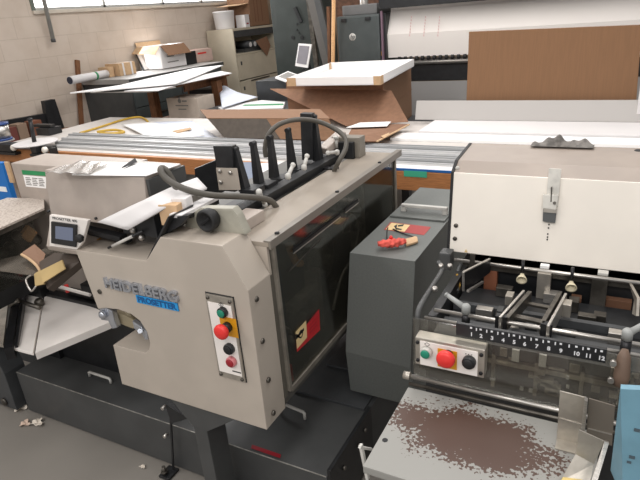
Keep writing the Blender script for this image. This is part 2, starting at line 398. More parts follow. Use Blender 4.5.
b = MB(); p = P(237, 372, 'y', YF); b.box(p.x-.016, p.x+.014, YF-.0004, YF-.0001, p.z-.002, p.z+.002); b.build('maker_strip', BLACK, pan)

# console: screen panel, hood, feed plate, trough with rail
b = MB(); b.prism([(-1.615, 1.06, .97), (-1.615, 1.055, .985), (-1.615, 1.098, 1.07), (-1.615, 1.30, 1.07), (-1.615, 1.30, .97)], (.15, 0, 0), .002); console = b.build('console_box', BEIGE_TOP, M)
b = MB(); b.prism([(-1.615, 1.10, 1.0705), (-1.615, 1.122, 1.222), (-1.615, 1.28, 1.222), (-1.615, 1.30, 1.0705)], (.428, 0, 0), .003)
hood = b.build('console_hood', BEIGE_TOP, M)
b = MB(); b.box(-1.1865, -1.176, 1.125, 1.285, 1.075, 1.215, .002); b.build('side_plate', DARK, hood)
q = [P(49.5, 215, 'y', 1.052), P(88, 220.5, 'y', 1.052), P(82, 243, 'y', 1.052), P(77, 249.5, 'y', 1.052), P(49.5, 246, 'y', 1.052)]
b = MB(); b.prism(q, (0, .012, 0), .0015); sp_ = b.build('screen_panel', WHITEM, M)
def onp(u, v, y=1.050): return P(u, v, 'y', y)
b = MB(); b.prism([onp(52.5, 221), onp(77.5, 224.5), onp(77, 246.5), onp(52.5, 242.5)], (0, -.006, 0), .0015); sf = b.build('screen_frame', BLACK, sp_)
b = MB(); b.prism([onp(55.5, 226, 1.0435), onp(73, 228, 1.0435), onp(73, 241, 1.0435), onp(55.5, 238.5, 1.0435)], (0, -.0006, 0)); b.build('touch_screen', SCREEN, sf)
a = onp(52.5, 219.3, 1.051); c = onp(77, 222.5, 1.051)
text('lettering', 'PROSETTER 405', .012, BLACK, sp_, (a.x, 1.0515, a.z+.0005), LX, LZ, ext=.0004, fit=(c.x-a.x))
p = onp(82.5, 237, 1.05); b = MB(); b.lathe((p.x, 1.051, p.z), (0, -1, 0), [(0, .006), (.006, .006), (.007, .0125), (.016, .0135), (.02, .011), (.0205, 0)], 20); b.build('knob', RUBBER, sp_)
for u, v in ((48, 211.5), (95.5, 218.5)):
    p = onp(u, v, 1.098); b = MB(); b.lathe((p.x, 1.108, p.z), (0, -1, 0), [(0, .004), (.012, .004), (.013, 0)], 10); b.build('screw', BLACK, hood)
# shelf of the trough
b = MB(); b.box(-1.462, -1.165, 1.155, 1.24, .96, .9935, .002); b.build('trough_shelf', BEIGE_TOP, M)
b = MB(); b.box(-1.462, -1.05, 1.24, 1.26, .9, 1.05, .002); b.build('trough_back', BLACKM, M)
# black rail with its clamp block and lever rod
ra = P(83, 223, 'y', 1.12); rb = P(128, 233, 'y', 1.12)
b = MB(); b.bar((ra.x, 1.10, ra.z), (rb.x, 1.10, rb.z), .03, .014, bev=.002); b.bar((ra.x, 1.12, ra.z-.016), (rb.x, 1.12, rb.z-.016), .026, .016, bev=.002); rail = b.build('guide_rail', BLACKM, M)
k0 = P(125, 228, 'y', 1.11); k1 = P(158, 226, 'y', 1.11)
b = MB(); b.box(k0.x, k1.x, 1.10, 1.17, k1.z-.035, k1.z+.035, .004); b.box(k0.x-.02, k0.x+.03, 1.095, 1.16, k1.z-.02, k1.z+.028, .003); b.build('clamp_block', BLACK, M)
b = MB(); l0 = P(108.5, 248, 'y', 1.075); l1 = P(143, 231, 'y', 1.085); b.cyl(l0, l1, .0042, n=10); lv = b.build('lever_rod', BLACK, M)
b = MB(); b.cyl(l0.lerp(l1, .12), l0.lerp(l1, .72), .005, n=10); b.build('grip', LEVER, lv)
for u, v in ((132, 231), (140.5, 238)):
    p = P(u, v, 'y', 1.09); b = MB(); b.lathe((p.x, 1.10, p.z), (0, -1, 0), [(0, .008), (.008, .009), (.014, .006), (.015, 0)], 14); b.build('clamp_screw', STEEL, lv)
b = MB(); b.plate([P(96, 238, 'z', .9945), P(101, 236.5, 'z', .9945), P(101, 238.5, 'z', .9945), P(97, 240, 'z', .9945)], .0006); b.build('orange_sticker', YEL, sp_)
# white feed plate
LA = [P(98, 222, 'y', 1.06), P(125, 209, 'y', 1.075), P(151, 197, 'y', 1.095), P(175, 186, 'x', -1.13), P(197, 178, 'x', -1.10)]
LB = [P(128, 230, 'y', 1.055), P(147, 219, 'y', 1.065), P(166, 208, 'y', 1.09), P(186, 198, 'x', -1.08), P(207, 188.5, 'x', -1.06)]
def fpl(s, r):
    k = s*4; i = min(int(k), 3); t = k-i; return (LA[i].lerp(LA[i+1], t)).lerp(LB[i].lerp(LB[i+1], t), r)
b = MB(); b.grid(fpl, 16, 4); b.build('feed_plate', WHITEB, M, .006)
# slanted dark lip at the right end of the trough
b = MB(); b.prism([P(147, 259, 'y', 1.051), P(168, 216.5, 'y', 1.051), P(170, 216.5, 'y', 1.051), P(149, 259, 'y', 1.051)], (0, .10, 0)); b.prism([P(169, 217, 'y', 1.075), P(188, 215.5, 'y', 1.075), P(180, 226, 'y', 1.075), P(162, 236, 'y', 1.075)], (0, .02, 0)); b.build('trough_lip', BLACK, M)
# white bar over the trough
w0 = P(175.5, 214.5, 'y', 1.075); w1 = P(214, 195.5, 'y', 1.27)
b = MB(); b.bar(w0, w1, .042, .010, bev=.001); wb = b.build('delivery_bar', WHITEB, M)
b = MB(); b.bar(w0+V((0, .04, -.0105)), w1+V((0, 0, -.0105)), .030, .014); b.build('bar_support', BLACKM, wb)
# upright cast cowl with the black hand knob
cy_ = 1.135
q = [P(183, 233, 'y', cy_), P(188, 216, 'y', cy_), P(200, 208, 'y', cy_), P(232, 208.5, 'y', cy_), P(237, 215, 'y', cy_), P(246, 235, 'y', cy_)]
b = MB(); b.prism(q, (0, .03, 0), .006); b.build('cowl', COWL, M)
p = P(206, 221, 'y', cy_-.03); b = MB(); b.lathe((p.x, cy_, p.z), (0, -1, 0), [(0, .026), (.010, .031), (.032, .032), (.036, .029), (.037, .025), (.026, .021), (.026, 0)], 28); kn = b.build('hand_knob', RUBBER, M)
b = MB(); b.box(p.x-.02, p.x+.02, cy_-.037, cy_-.0335, p.z-.003, p.z+.003, .001, (V((p.x, cy_-.035, p.z)), Matrix.Rotation(-.6, 3, 'Y'))); b.build('knob_bar', BLACKM, kn)
# main body under the lid
b = MB(); b.box(-1.30, -.83, 1.16, 2.16, .50, .53, .002); b.box(-1.30, -.985, 1.17, 2.15, .53, 1.02, .002); b.box(-.985, -.83, 2.13, 2.16, .53, 1.035); b.build('inner_frame', mat('inner_grey_frame', (92, 90, 86), .5), M)
b = MB(); b.box(-.985, -.815, 1.16, 2.16, 1.036, 1.05, .002); lid = b.build('lid', mat('worn_lid_enamel', (152, 142, 130), .45, 0, .06, 7), M)
b = MB(); b.box(-.98, -.822, 1.16, 1.17, .95, 1.036); b.build('lid_apron', BEIGE, lid)
b = MB(); b.box(-.86, -.8225, 1.16, 1.1775, .53, .949, .001); b.box(-.86, -.8265, 1.1776, 1.20, .545, 1.03, .001); b.build('guard_post', mat('oiled_grey_post', (104, 100, 92), .35, .3), M)
b = MB(); b.box(-.830, -.808, 1.16, 2.20, 1.0505, 1.055, .001); b.box(-.8145, -.808, 1.16, 2.20, 1.030, 1.0504, .001); st = b.build('edge_strip', mat('grey_edge_strip', (132, 126, 118), .4, .2), lid)
for u, v in ((281, 229), (341, 190), (383, 161)):
    p = P(u, v, 'x', -.805); b = MB(); b.lathe((-.82, p.y, 1.055), (0, 0, 1), [(0, .007), (.004, .007), (.006, 0)], 12); b.build('screw', BLACKM, st)
b = MB(); b.box(-.985, -.92, 1.20, 1.31, 1.0505, 1.085, .004); b.build('raised_cap', BEIGE_TOP, lid)
# smoked side guard and machinery behind it
gy0, gy1, gz0, gz1 = 1.19, 2.13, .555, 1.03
b = MB(); b.box(-.822, -.818, gy0, gy1, gz0, gz1); gd = b.build('side_guard', GLASS_D, M)
b = MB(); b.box(-.826, -.812, gy0-.012, gy0, gz0-.01, gz1, .001); b.box(-.826, -.812, gy0, gy1, gz0-.018, gz0, .001); b.box(-.826, -.812, gy1, gy1+.012, gz0-.01, gz1, .001); b.build('guard_frame', mat('dull_frame_metal', (140, 134, 124), .4, .4, .15, 20), gd)
def slot(u0, v0, u1, v1):
    a = P(u0, v0, 'x', -.8165); c = P(u1, v1, 'x', -.8165)
    b = MB(); b.bar(a+V((.001, 0, 0)), c+V((.001, 0, 0)), .004, .003, (1, 0, 0)); b.bar(a+V((.001, 0, -.006)), c+V((.001, 0, -.006)), .014, .002, (1, 0, 0)); o = b.build('guard_slot', BLACK, gd)
    b = MB(); b.bar(a+V((.0015, 0, -.014)), c+V((.0015, 0, -.014)), .004, .004, (1, 0, 0)); b.build('slot_edge', STEEL, o)
slot(293, 249, 340, 213); slot(345, 209, 358, 199)
b = MB(); a = P(289, 272, 'x', -.8165); c = P(322, 238, 'x', -.8165); b.bar(a, c, .004, .002, (1, 0, 0)); b.build('scratch_rail', STEELD, gd)
def rect_on_x(pts, x, t, name, m, parent):
    q = [P(u, v, 'x', x) for u, v in pts]; b = MB(); b.prism(q, (t, 0, 0)); return b.build(name, m, parent)
wl = rect_on_x([(296, 338), (319, 309), (320, 330), (297, 352)], -.817, .0006, 'warning_label', REDLAB, gd)
rect_on_x([(295.5, 332), (306, 320.5), (307, 337.5), (297, 349)], -.8162, .0005, 'label_field', CREAMLAB, wl)
b = MB(); c = P(301, 334, 'x', -.8155)
for k in range(8):
    a = k*math.pi/4; b.bar(c+V((0, math.cos(a)*.012, math.sin(a)*.012)), c+V((0, math.cos(a+.8)*.012, math.sin(a+.8)*.012)), .005, .0005, (1, 0, 0))
b.bar(c+V((0, -.03, .002)), c+V((0, .02, .006)), .010, .0006, (1, 0, 0)); b.bar(c+V((0, -.03, .014)), c+V((0, -.01, -.004)), .008, .0006, (1, 0, 0)); b.build('pictogram', BLACK, wl)
b = MB()
for k in range(4):
    a = P(309.5+.1*k, 322+3.6*k, 'x', -.8158); c = P(317.5+.1*k, 312.8+3.9*k, 'x', -.8158); b.bar(a, c, .003, .0005, (1, 0, 0))
b.build('label_text', REDD, wl)
b = MB(); q = P(287, 377, 'x', -.84); b.box(-.86, -.835, q.y-.012, q.y+.03, q.z-.03, q.z+.03, .003); b.build('red_switch', RED, M)
# works seen through the guard: levers, cams, chain wheel, springs
wk = MB(); wk.lathe((-.92, 1.60, .80), (1, 0, 0), [(0, .10), (.02, .10), (.02, .07), (.03, .07), (.03, .02), (.06, .02)], 32); wk.lathe((-.93, 1.42, .66), (1, 0, 0), [(0, .06), (.03, .06), (.03, .02), (.06, .02)], 24); wk.build('cam_wheel', mat('worn_cam_metal', (120, 116, 108), .4, .3, .2, 20), M)
b = MB(); b.tube([(-.87, 1.25, .99), (-.88, 1.28, .86), (-.87, 1.26, .70), (-.88, 1.24, .60)], .008, 8); b.tube([(-.87, 1.78, .74+.1*math.cos(0)), (-.87, 1.72, .86), (-.87, 1.80, .90), (-.87, 1.86, .82), (-.87, 1.80, .74)], .004, 8); b.build('spring_cable', mat('worn_grey_metal', (160, 154, 144), .4, .3, .2, 20), M)
b = MB(); b.tube([(-.86, 1.33, .97), (-.86, 1.36, .90), (-.86, 1.39, .88)], .012, 8); b.build('wood_handle', WOODL, M)
b = MB(); b.box(-.90, -.87, 1.24, 1.29, .60, .74, .003); b.box(-.91, -.87, 1.34, 1.50, .72, .745, .002); b.box(-.93, -.87, 1.9, 1.93, .55, 1.0, .002); b.box(-.92, -.87, 1.50, 1.53, .56, .80, .002); b.build('linkage', mat('worn_grey_metal', (160, 154, 144), .4, .3, .2, 20), M)
# long black fence rail with upright fins over the slot
b = MB(); b.bar((-1.03, 1.22, 1.074), (-1.03, 2.06, 1.074), .045, .03, bev=.003); b.bar((-1.10, 1.30, 1.06), (-1.10, 2.06, 1.06), .04, .03); fr = b.build('fence_rail', BLACK, M)
def fin(u, vt, ub, vb, y, wt=.015, wb_=.028, th=.022, parent=None):
    t = P(u, vt, 'y', y); q = P(ub, vb, 'y', y)
    b = MB(); b.loft([(t.x-wt/2, y-th*.4, t.z), (t.x+wt/2, y-th*.4, t.z), (t.x+wt/2, y+th*.4, t.z), (t.x-wt/2, y+th*.4, t.z)], [(q.x-wb_/2, y-th/2-.01, q.z), (q.x+wb_/2, y-th/2-.01, q.z), (q.x+wb_/2, y+th/2, q.z), (q.x-wb_/2, y+th/2, q.z)])
    b.cyl((t.x, y-th*.6, t.z-.004), (t.x, y+th*.45, t.z-.004), wt*.62, n=12)
    return b.build('fin', BLACK, parent or fr)
fin(235, 148, 246, 190, 1.42); fin(253, 142.5, 260, 184, 1.55); fin(270, 136.5, 275, 177, 1.68); fin(288, 129, 293, 168, 1.81); fin(314, 116, 319, 160, 1.93, .016, .032)
# first block with its beige plate
a = P(213, 146, 'y', 1.40); c = P(233, 170, 'y', 1.40); d = P(238, 191, 'y', 1.40)
b = MB(); b.loft([(a.x, 1.40, a.z), (c.x+.008, 1.40, a.z+.002), (c.x+.008, 1.425, a.z+.002), (a.x, 1.425, a.z)], [(a.x+.012, 1.39, d.z), (d.x-.004, 1.39, d.z), (d.x-.004, 1.42, d.z), (a.x+.012, 1.42, d.z)]); bk = b.build('fence_block', BLACK, fr)
b = MB(); b.prism([P(216, 168, 'y', 1.386), P(236.5, 168.5, 'y', 1.386), P(240, 190, 'y', 1.386), P(219, 190, 'y', 1.386)], (0, .004, 0)); bp = b.build('beige_plate', BEIGE, bk)
for u, v in ((220, 171), (230.5, 172.5), (221, 182)):
    p = P(u, v, 'y', 1.385); b = MB(); b.lathe((p.x, 1.386, p.z), (0, -1, 0), [(0, .007), (.006, .007), (.008, .004), (.0082, 0)], 12); b.build('screw', STEEL, bp)
b = MB(); b.prism([P(194.5, 169, 'y', 1.42), P(216, 160, 'y', 1.50), P(219, 196, 'y', 1.50), P(197, 192, 'y', 1.42)], (-.004, .004, 0)); b.build('side_fence', BLACK, fr)
b = MB(); b.prism([P(300, 113.5, 'y', 1.90), P(311, 114, 'y', 1.90), P(313, 160, 'y', 1.90), P(302, 160, 'y', 1.90)], (0, .03, 0), .001); b.build('fence_block', BLACK, fr)
# pale clamp levers along the rail
def clamp_lever(u0, v0, u1, v1, x):
    a = P(u0, v0, 'x', x); c = P(u1, v1, 'x', x); b = MB(); b.cyl(a, c, .006, .0075, 12); b.lathe(a, (c-a), [(-.008, .004), (-.004, .009), (.004, .009), (.008, .006)], 12); b.lathe(c, (0, 0, 1), [(-.012, .006), (-.008, .010), (.006, .010), (.01, .004)], 12); b.build('clamp_lever', LEVER, fr)
clamp_lever(265, 205, 259, 192, -.992); clamp_lever(293, 165, 288, 176, -.99); clamp_lever(307, 156, 304, 167, -.99); clamp_lever(328, 153, 337, 152, -.99)
p = P(336, 138, 'y', 2.02); b = MB(); b.cyl((p.x, 2.02, p.z-.04), (p.x, 2.02, p.z), .006, n=10); b.lathe((p.x, 2.02, p.z), (0, 0, 1), [(-.004, .01), (.006, .010), (.008, .006), (.0081, 0)], 12); b.build('clamp_lever', LEVER, fr)
# end housing beyond the rail
a = P(328, 152, 'y', 2.05); c = P(360, 156, 'y', 2.05); t = P(360, 138, 'y', 2.05)
b = MB(); b.box(a.x+.02, c.x, 2.05, 2.11, 1.0505, t.z, .004); eh = b.build('end_housing', mat('dull_grey_housing', (128, 122, 112), .5), M)
b = MB(); b.box(a.x+.06, c.x-.02, 2.03, 2.0495, 1.05, t.z-.015, .004); b.build('housing_mouth', BLACK, eh)
b = MB(); q0 = P(322, 148, 'y', 1.98); q1 = P(341, 131, 'y', 2.10); b.bar(q0, q1, .05, .03, bev=.006); b.build('belt_cover', BEIGE_TOP, M)
# rigid hoses
b = MB(); b.tube([P(178, 200, 'x', -1.11), P(175, 186, 'x', -1.125), P(167, 171.5, 'x', -1.14), P(162, 168, 'x', -1.15), P(161, 171.5, 'x', -1.14), P(168, 180, 'x', -1.12), P(185, 189, 'x', -1.08), P(210, 195, 'x', -1.035), P(240, 196.5, 'x', -.995), P(260, 198, 'x', -.97), P(271, 201, 'x', -.958), P(277, 208, 'x', -.955)], .0095, 12); b.build('hose', HOSE, M)
b = MB(); b.tube([P(266, 157, 'y', 1.70), P(265, 147, 'y', 1.70), P(269, 134, 'y', 1.71), P(280, 124, 'y', 1.74), P(298, 119.5, 'y', 1.80), P(318, 121.5, 'y', 1.87), P(335, 129, 'y', 1.90), P(345, 138, 'y', 1.90), P(345.5, 149, 'y', 1.87), P(339, 161, 'y', 1.84), P(334, 171, 'z', 1.05)], .009, 12); b.build('hose', HOSE, M)
b = MB(); c = P(333, 169, 'z', 1.0505); b.box(c.x-.045, c.x+.02, c.y-.015, c.y+.015, 1.0505, 1.056, .002); b.build('hose_seat', BLACKM, lid)

# delivery end on the left: plates, posts, guard and works
ZD = .545
def pd(u, v): return P(u, v, 'z', ZD)
b = MB(); b.plate([pd(45, 292), pd(98, 309), pd(110, 318), pd(110, 322), pd(35, 353)], .03, .002); dp = b.build('delivery_plate', WHITEM, M)
b = MB(); b.plate([pd(17, 288), pd(44, 291.5), pd(33, 353), pd(10, 347)], .012, .002); b.build('delivery_flap', WHITEM, M)
g0 = P(36, 360, 'y', 1.03)
b = MB(); b.plate([P(-30, 285, 'z', .50), P(10, 287, 'z', .50), P(3, 345, 'z', .50), P(-60, 335, 'z', .50)], .012); b.build('delivery_flap', STAINL, M)
b = MB(); b.bar(P(20, 270, 'z', .60), P(8, 348, 'z', .56), .03, .05); b.bar(P(26, 272, 'z', .60), P(16, 345, 'z', .558), .010, .03); b.build('delivery_rail', BLACKM, M)
b = MB(); b.cyl(P(9, 305, 'z', .585), P(20, 300, 'z', .60), .012, n=12); b.cyl(P(20, 301, 'z', .59), P(40, 308, 'z', .57), .009, n=10); b.lathe(P(40, 305, 'z', .55), (0, 0, 1), [(0, .02), (.02, .02), (.03, .012)], 14); b.build('stop_rod', STEELD, M)
b = MB(); b.prism([(-2.60, 1.16, 0.02), (-2.34, 1.16, .02), (-2.34, 1.16, .22), (-2.40, 1.16, .44), (-2.60, 1.16, .44)], (0, .10, 0), .003); ds = b.build('delivery_stand', DARK2, M)
p = P(4, 402, 'y', 1.155); b = MB(); b.lathe((p.x, 1.16, p.z), (0, -1, 0), [(0, .02), (.008, .02), (.012, .012), (.0121, 0)], 16); b.build('bolt', STEELD, ds)
b = MB(); b.box(-2.36, -1.47, 1.36, 1.40, .226, .56, .003); b.build('lower_panel', BLACK, M)
# works behind the throat
b = MB(); q = P(60, 282, 'y', 1.3)
b.box(q.x-.14, q.x+.45, 1.42, 1.46, .50, .64, .004); b.box(q.x-.10, q.x+.40, 1.38, 1.42, .565, .585, .002); b.box(q.x+.02, q.x+.10, 1.37, 1.419, .59, .64, .006); b.build('gripper_bar', BLACKM, M)
b = MB(); b.cyl(P(57, 286, 'y', 1.24), P(90, 295, 'y', 1.24), .007, n=10); b.build('white_rod', WHITEM, M)
b = MB(); b.cyl(P(66, 285, 'y', 1.25), P(68, 292, 'y', 1.25), .008, n=10); b.build('red_tip', RED, M)
# dark side guard of the infeed with speckled top
b = MB(); e0 = P(44, 208, 'z', .99); e1 = P(0, 228, 'z', .99); e2 = e0+(e1-e0)*((e0.y-.97)/(e0.y-e1.y)); b.plate([e0, e2, (-2.29, .97, .99), (-2.29, 1.385, .99), P(20, 198, 'z', .99), P(44, 198, 'z', .99)], .008); sk = b.build('infeed_top', SPECK, M)
a = P(44, 209, 'z', .9815); c = V((a.x+(e2.x-e0.x), .975, .9815))
b = MB(); b.bar(a, c, .012, .02); b.build('top_rim', STEELD, sk)
b = MB(); b.prism([(a.x-.006, 1.28, .978), (a.x-.006, .98, .978), (a.x-.006, .98, .74), (a.x-.006, 1.28, .74)], (-.004, 0, 0)); b.build('infeed_guard', GLASS_D, M)
b = MB(); b.box(a.x-.19, a.x-.17, .98, 1.38, .60, .9815); b.box(-2.285, a.x-.1905, 1.34, 1.38, .2265, .9815); b.build('infeed_back', BLACK, M)
b = MB()
for u, v, r in ((2, 252, .02), (8, 246, .018), (17, 235, .022), (27, 228, .02), (34, 240, .026), (12, 262, .022), (30, 256, .018)):
    p = P(u, v, 'x', a.x-.12); b.lathe(p, (1, -.3, .2), [(0, r), (.02, r), (.03, r*.5), (.05, r*.4)], 14)
b.build('infeed_rollers', STEELD, M)
p = P(28, 232, 'x', a.x-.08); b = MB(); b.box(p.x-.01, p.x+.01, p.y-.03, p.y+.02, p.z-.03, p.z+.02, .002, (p, Matrix.Rotation(.6, 3, 'X'))); b.build('brass_block', WOODL, M)
# clear sloping tray carrying card offcuts
q = [P(-20, 275, 'y', 1.06), P(47, 249, 'y', 1.10), P(78, 256, 'y', 1.14), P(46, 276, 'y', 1.04)]
b = MB(); b.prism([P(-10, 262, 'y', 1.10), P(46, 248.5, 'y', 1.20), P(77, 252, 'y', 1.16), P(72, 268, 'y', 1.08), P(45, 277, 'y', 1.02), P(0, 271, 'y', 1.02)], (0, .003, -.004)); b.build('clear_tray', GLASS_T, M)

# chrome gripper seen in the throat
def yq_(pts, y): return [P(u, v, 'y', y) for u, v in pts]
b = MB(); b.prism(yq_([(99, 309), (106, 308), (112, 311), (114, 320), (117, 328), (112, 329), (108, 321), (101, 320)], 1.085), (0, .02, 0), .004); b.lathe(P(104, 314, 'y', 1.085), (0, -1, 0), [(0, .014), (.01, .015), (.016, .008), (.0161, 0)], 14); gh = b.build('gripper_hook', CHROME, M)
b = MB(); b.prism(yq_([(113, 312), (122, 314), (132, 319), (138, 326), (133, 329), (125, 326), (116, 322)], 1.11), (0, .02, 0), .006); b.build('gripper_arm', mat('cream_bronze', (168, 156, 130), .45, .4), gh)
b = MB(); b.prism(yq_([(132, 321), (140, 326), (147, 332), (148, 340), (145, 340), (141, 333), (134, 329)], 1.08), (0, .018, 0), .004); b.cyl(P(140, 331, 'y', 1.079), P(140, 331, 'y', 1.07), .008, n=12); b.build('gripper_finger', CHROME, gh)
b = MB(); b.box(-1.40, -1.20, 1.1585, 1.18, .62, .80, .003); b.build('throat_back', BLACK, M)
# reddish bundle and pale levers behind the smoked guard
b = MB(); b.box(-.875, -.86, 1.25, 1.275, .60, .98, .003); b.build('blue_hose', mat('dull_blue_hose', (60, 78, 96), .5), M)
b = MB(); b.tube([(-.85, 1.205, .72), (-.85, 1.24, .735), (-.85, 1.27, .70)], .004, 8); b.tube([(-.85, 1.56, .62), (-.85, 1.66, .72), (-.85, 1.80, .74)], .006, 8); b.build('pale_lever', STEEL, M)
for k in range(7):
    y = 1.33+.11*k; z = .62+.05*((k*5) % 7); b = MB(); b.lathe((-.90, y, z), (1, 0, 0), [(0, .022), (.02, .022), (.026, .012), (.04, .012), (.041, 0)], 14); b.build('spindle_end', STEELD, M)

# white tray behind the fence and feet of the fins
b = MB(); b.plate([P(247, 164, 'z', .95), P(312, 160, 'z', .95), P(312, 196, 'z', .95), P(258, 196, 'z', .95)], .006); b.build('rear_tray', WHITEB, M)
b = MB(); b.plate([P(238, 162, 'z', .952), P(251, 162, 'z', .952), P(262, 190, 'z', .952), P(246, 190, 'z', .952)], .003); b.build('blue_grey_strip', mat('blue_grey_strip', (96, 108, 130), .5), M)
for (u, v, y) in ((252, 189, 1.43), (266, 184, 1.56), (281, 178, 1.69), (297, 169, 1.82)):
    p = P(u, v, 'y', y); b = MB(); b.box(p.x-.025, p.x+.03, y-.035, y+.03, p.z-.012, p.z+.008, .003); b.build('fin_foot', BLACK, fr)
# ---------------------------------------------------------------- card pieces on the clear tray
b = MB(); b.prism([P(22, 254, 'y', 1.10), P(34, 246, 'y', 1.14), P(45, 256, 'y', 1.10), P(40, 270.5, 'y', 1.05)], (0, .004, .006)); co1 = b.build('card_offcut', mat('brown_offcut_card', (134, 104, 84), .8), None)
tag(co1, 'tilted brown card offcut with a pale torn edge on the clear tray', 'offcut')
b = MB(); b.tube([P(21.5, 254.5, 'y', 1.095), P(29, 259, 'y', 1.07), P(36, 265, 'y', 1.05), P(40, 271, 'y', 1.04)], .005, 6); b.build('torn_edge', CARDL, co1)
b = MB(); b.prism([P(39, 262, 'y', 1.075), P(54, 252.5, 'y', 1.10), P(76, 254, 'y', 1.10), P(79, 262, 'y', 1.07), P(47, 289, 'y', 1.0), P(41, 272, 'y', 1.03)], (0, .02, -.02), .002); cs = b.build('card_stop', mat('dark_brown_stop', (72, 62, 54), .6), None)
tag(cs, 'dark angled stop block wrapped with a tan card strip below the screen', 'stop block')
b = MB(); b.prism([P(41, 271, 'y', 1.015), P(63, 260, 'y', 1.05), P(66, 269, 'y', 1.03), P(44, 283, 'y', .99)], (0, -.004, .002)); b.build('tan_strip', mat('tan_card_strip', (176, 152, 104), .8), cs)
b = MB(); b.prism([P(34, 274, 'y', 1.02), P(40, 270, 'y', 1.025), P(44, 284, 'y', .99), P(35, 286, 'y', .99)], (0, .004, -.003)); b.build('tan_tab', mat('tan_card_strip', (176, 152, 104), .8), cs)
b = MB(); b.tube([P(31, 275, 'y', 1.0), P(26, 280, 'y', .99), P(31, 291, 'y', .97), P(36, 286, 'y', .98)], .003, 6); b.build('wire_clip', STEEL, cs)
# wooden block with a paper cap and the crinkled paper on the hood
b = MB(); q0 = P(158, 207, 'y', 1.085); q1 = P(176, 210, 'y', 1.085); b.box(q0.x, q1.x-.006, 1.085, 1.12, q0.z-.055, q0.z+.006, .003, (V((q0.x, 1.085, q0.z)), Matrix.Rotation(.18, 3, 'Z'))); wk = b.build('wood_block', mat('pale_block_wood', (206, 172, 134), .7, 0, .06, 20))
tag(wk, 'small raw wooden block with white cap standing between feed plate and white bar', 'block')
b = MB(); c = P(181, 200, 'y', 1.135); b.box(c.x-.025, c.x+.022, 1.122, 1.16, c.z-.022, c.z+.008, .003, (c, Matrix.Rotation(.18, 3, 'Z'))); b.build('white_cap', WHITEB, wk)
def sheet(name, pts, z, m, label, cat, group=None, t=.003, curl=0, nu=10, nv=6):
    q = [P(u, v, 'z', z) for u, v in pts]
    def f(s, r):
        p = (q[0]*(1-s)+q[1]*s)*(1-r)+(q[3]*(1-s)+q[2]*s)*r
        return p+V((0, 0, curl*math.sin(3.1*s+.7)*math.sin(2.5*r+.3)**2+abs(curl)*.2))
    b = MB(); b.grid(f, nu, nv); o = b.build(name, m, None, t); return tag(o, label, cat, group)
sheet('paper_sheet', [(72, 175), (146, 176), (180, 164.5), (92, 161.5)], 1.2265, WHITEP, 'white sheet of paper lying flat on top of the grey console hood', 'paper', t=.002)
def cr(s, r):
    q = [P(46, 175, 'z', 1.228), P(88, 176, 'z', 1.228), P(108, 166, 'z', 1.229), P(80, 163, 'z', 1.229)]
    p = (q[0]*(1-s)+q[1]*s)*(1-r)+(q[3]*(1-s)+q[2]*s)*r
    return p+V((0, 0, .004+.006*abs(math.sin(9*s+4*r))))
b = MB(); b.grid(cr, 20, 10); tag(b.build('plastic_wrap', clear_mat('crinkled_film', (225, 222, 218), .2, .2, .35, (210, 205, 200)), None, .001), 'crinkled clear film at the left corner of the console hood', 'plastic film')
b = MB(); a = P(122, 168, 'z', 1.232); c = P(136, 161.5, 'z', 1.232); b.loft([(a.x-.002, a.y, a.z), (a.x+.002, a.y, a.z), (a.x, a.y, a.z+.003)], [(c.x-.014, c.y, c.z), (c.x+.012, c.y-.006, c.z), (c.x, c.y, c.z+.012)]); tag(b.build('black_wedge', BLACK), 'thin black wedge lying on the white paper on the hood', 'wedge')

# far grey infeed cabinet with its green-headed label
FC = thing('infeed_cabinet', 'grey cabinet with a green-headed safety label, left of the console hood', 'machine', (-1.9, 1.5, 0))
b = MB(); q = P(10.5, 163, 'y', 1.41); b.box(q.x, -1.63, 1.41, 1.58, .26, q.z, .006); fcb = b.build('cabinet_body', BEIGE_TOP, FC)
b = MB(); b.box(-2.15, -1.65, 1.43, 1.56, .2265, .26); b.build('plinth', BLACK, FC)
b = MB(); b.prism([P(23, 175, 'y', 1.4092), P(46, 177, 'y', 1.4092), P(46, 188.5, 'y', 1.4092), P(26, 186.5, 'y', 1.4092)], (0, .0006, 0)); lb = b.build('safety_label', WHITEP, FC)
a_ = P(21.5, 170, 'y', 1.4084); c_ = P(46, 173, 'y', 1.4084)
b = MB(); b.prism([P(21.5, 170, 'y', 1.4084), P(46, 172, 'y', 1.4084), P(46, 176, 'y', 1.4084), P(22.5, 174.5, 'y', 1.4084)], (0, .0006, 0)); b.build('green_header', GREENL, lb)
b = MB()
for k in range(5):
    for j in range(3):
        p = P(25.5+k*.25+j*6.5, 177.6+1.7*k+j*.55, 'y', 1.4088); b.box(p.x, p.x+(.03, .034, .026)[(j+k) % 3], 1.4084, 1.409, p.z-.0018, p.z+.0018)
b.build('printed_lines', mat('grey_print', (130, 128, 124), .7), lb)
b = MB(); q = P(0, 163, 'y', 1.50); r = P(11.5, 196, 'y', 1.50); b.box(r.x-.14, r.x, 1.50, 1.525, .80, q.z, .002); bx = b.build('blue_carton', mat('bright_blue_card', (24, 112, 190), .5)); tag(bx, 'bright blue carton at the left edge beside the grey infeed cabinet', 'carton')
p = P(2, 189, 'y', 1.4995); b = MB(); b.box(p.x-.05, p.x+.035, 1.498, 1.4995, p.z-.012, p.z+.012); b.build('white_print', WHITEP, bx)
p = P(9.5, 165, 'y', 1.4995); b = MB(); b.box(p.x-.02, p.x+.006, 1.49, 1.4995, p.z-.08, p.z+.015); b.build('pale_flap', CARDL, bx)
b = MB(); b.box(-2.9, -2.31, 1.47, 1.62, 0, .795, .004); tag(b.build('carton_stand', DARK2), 'dark low stand under the blue carton', 'stand')

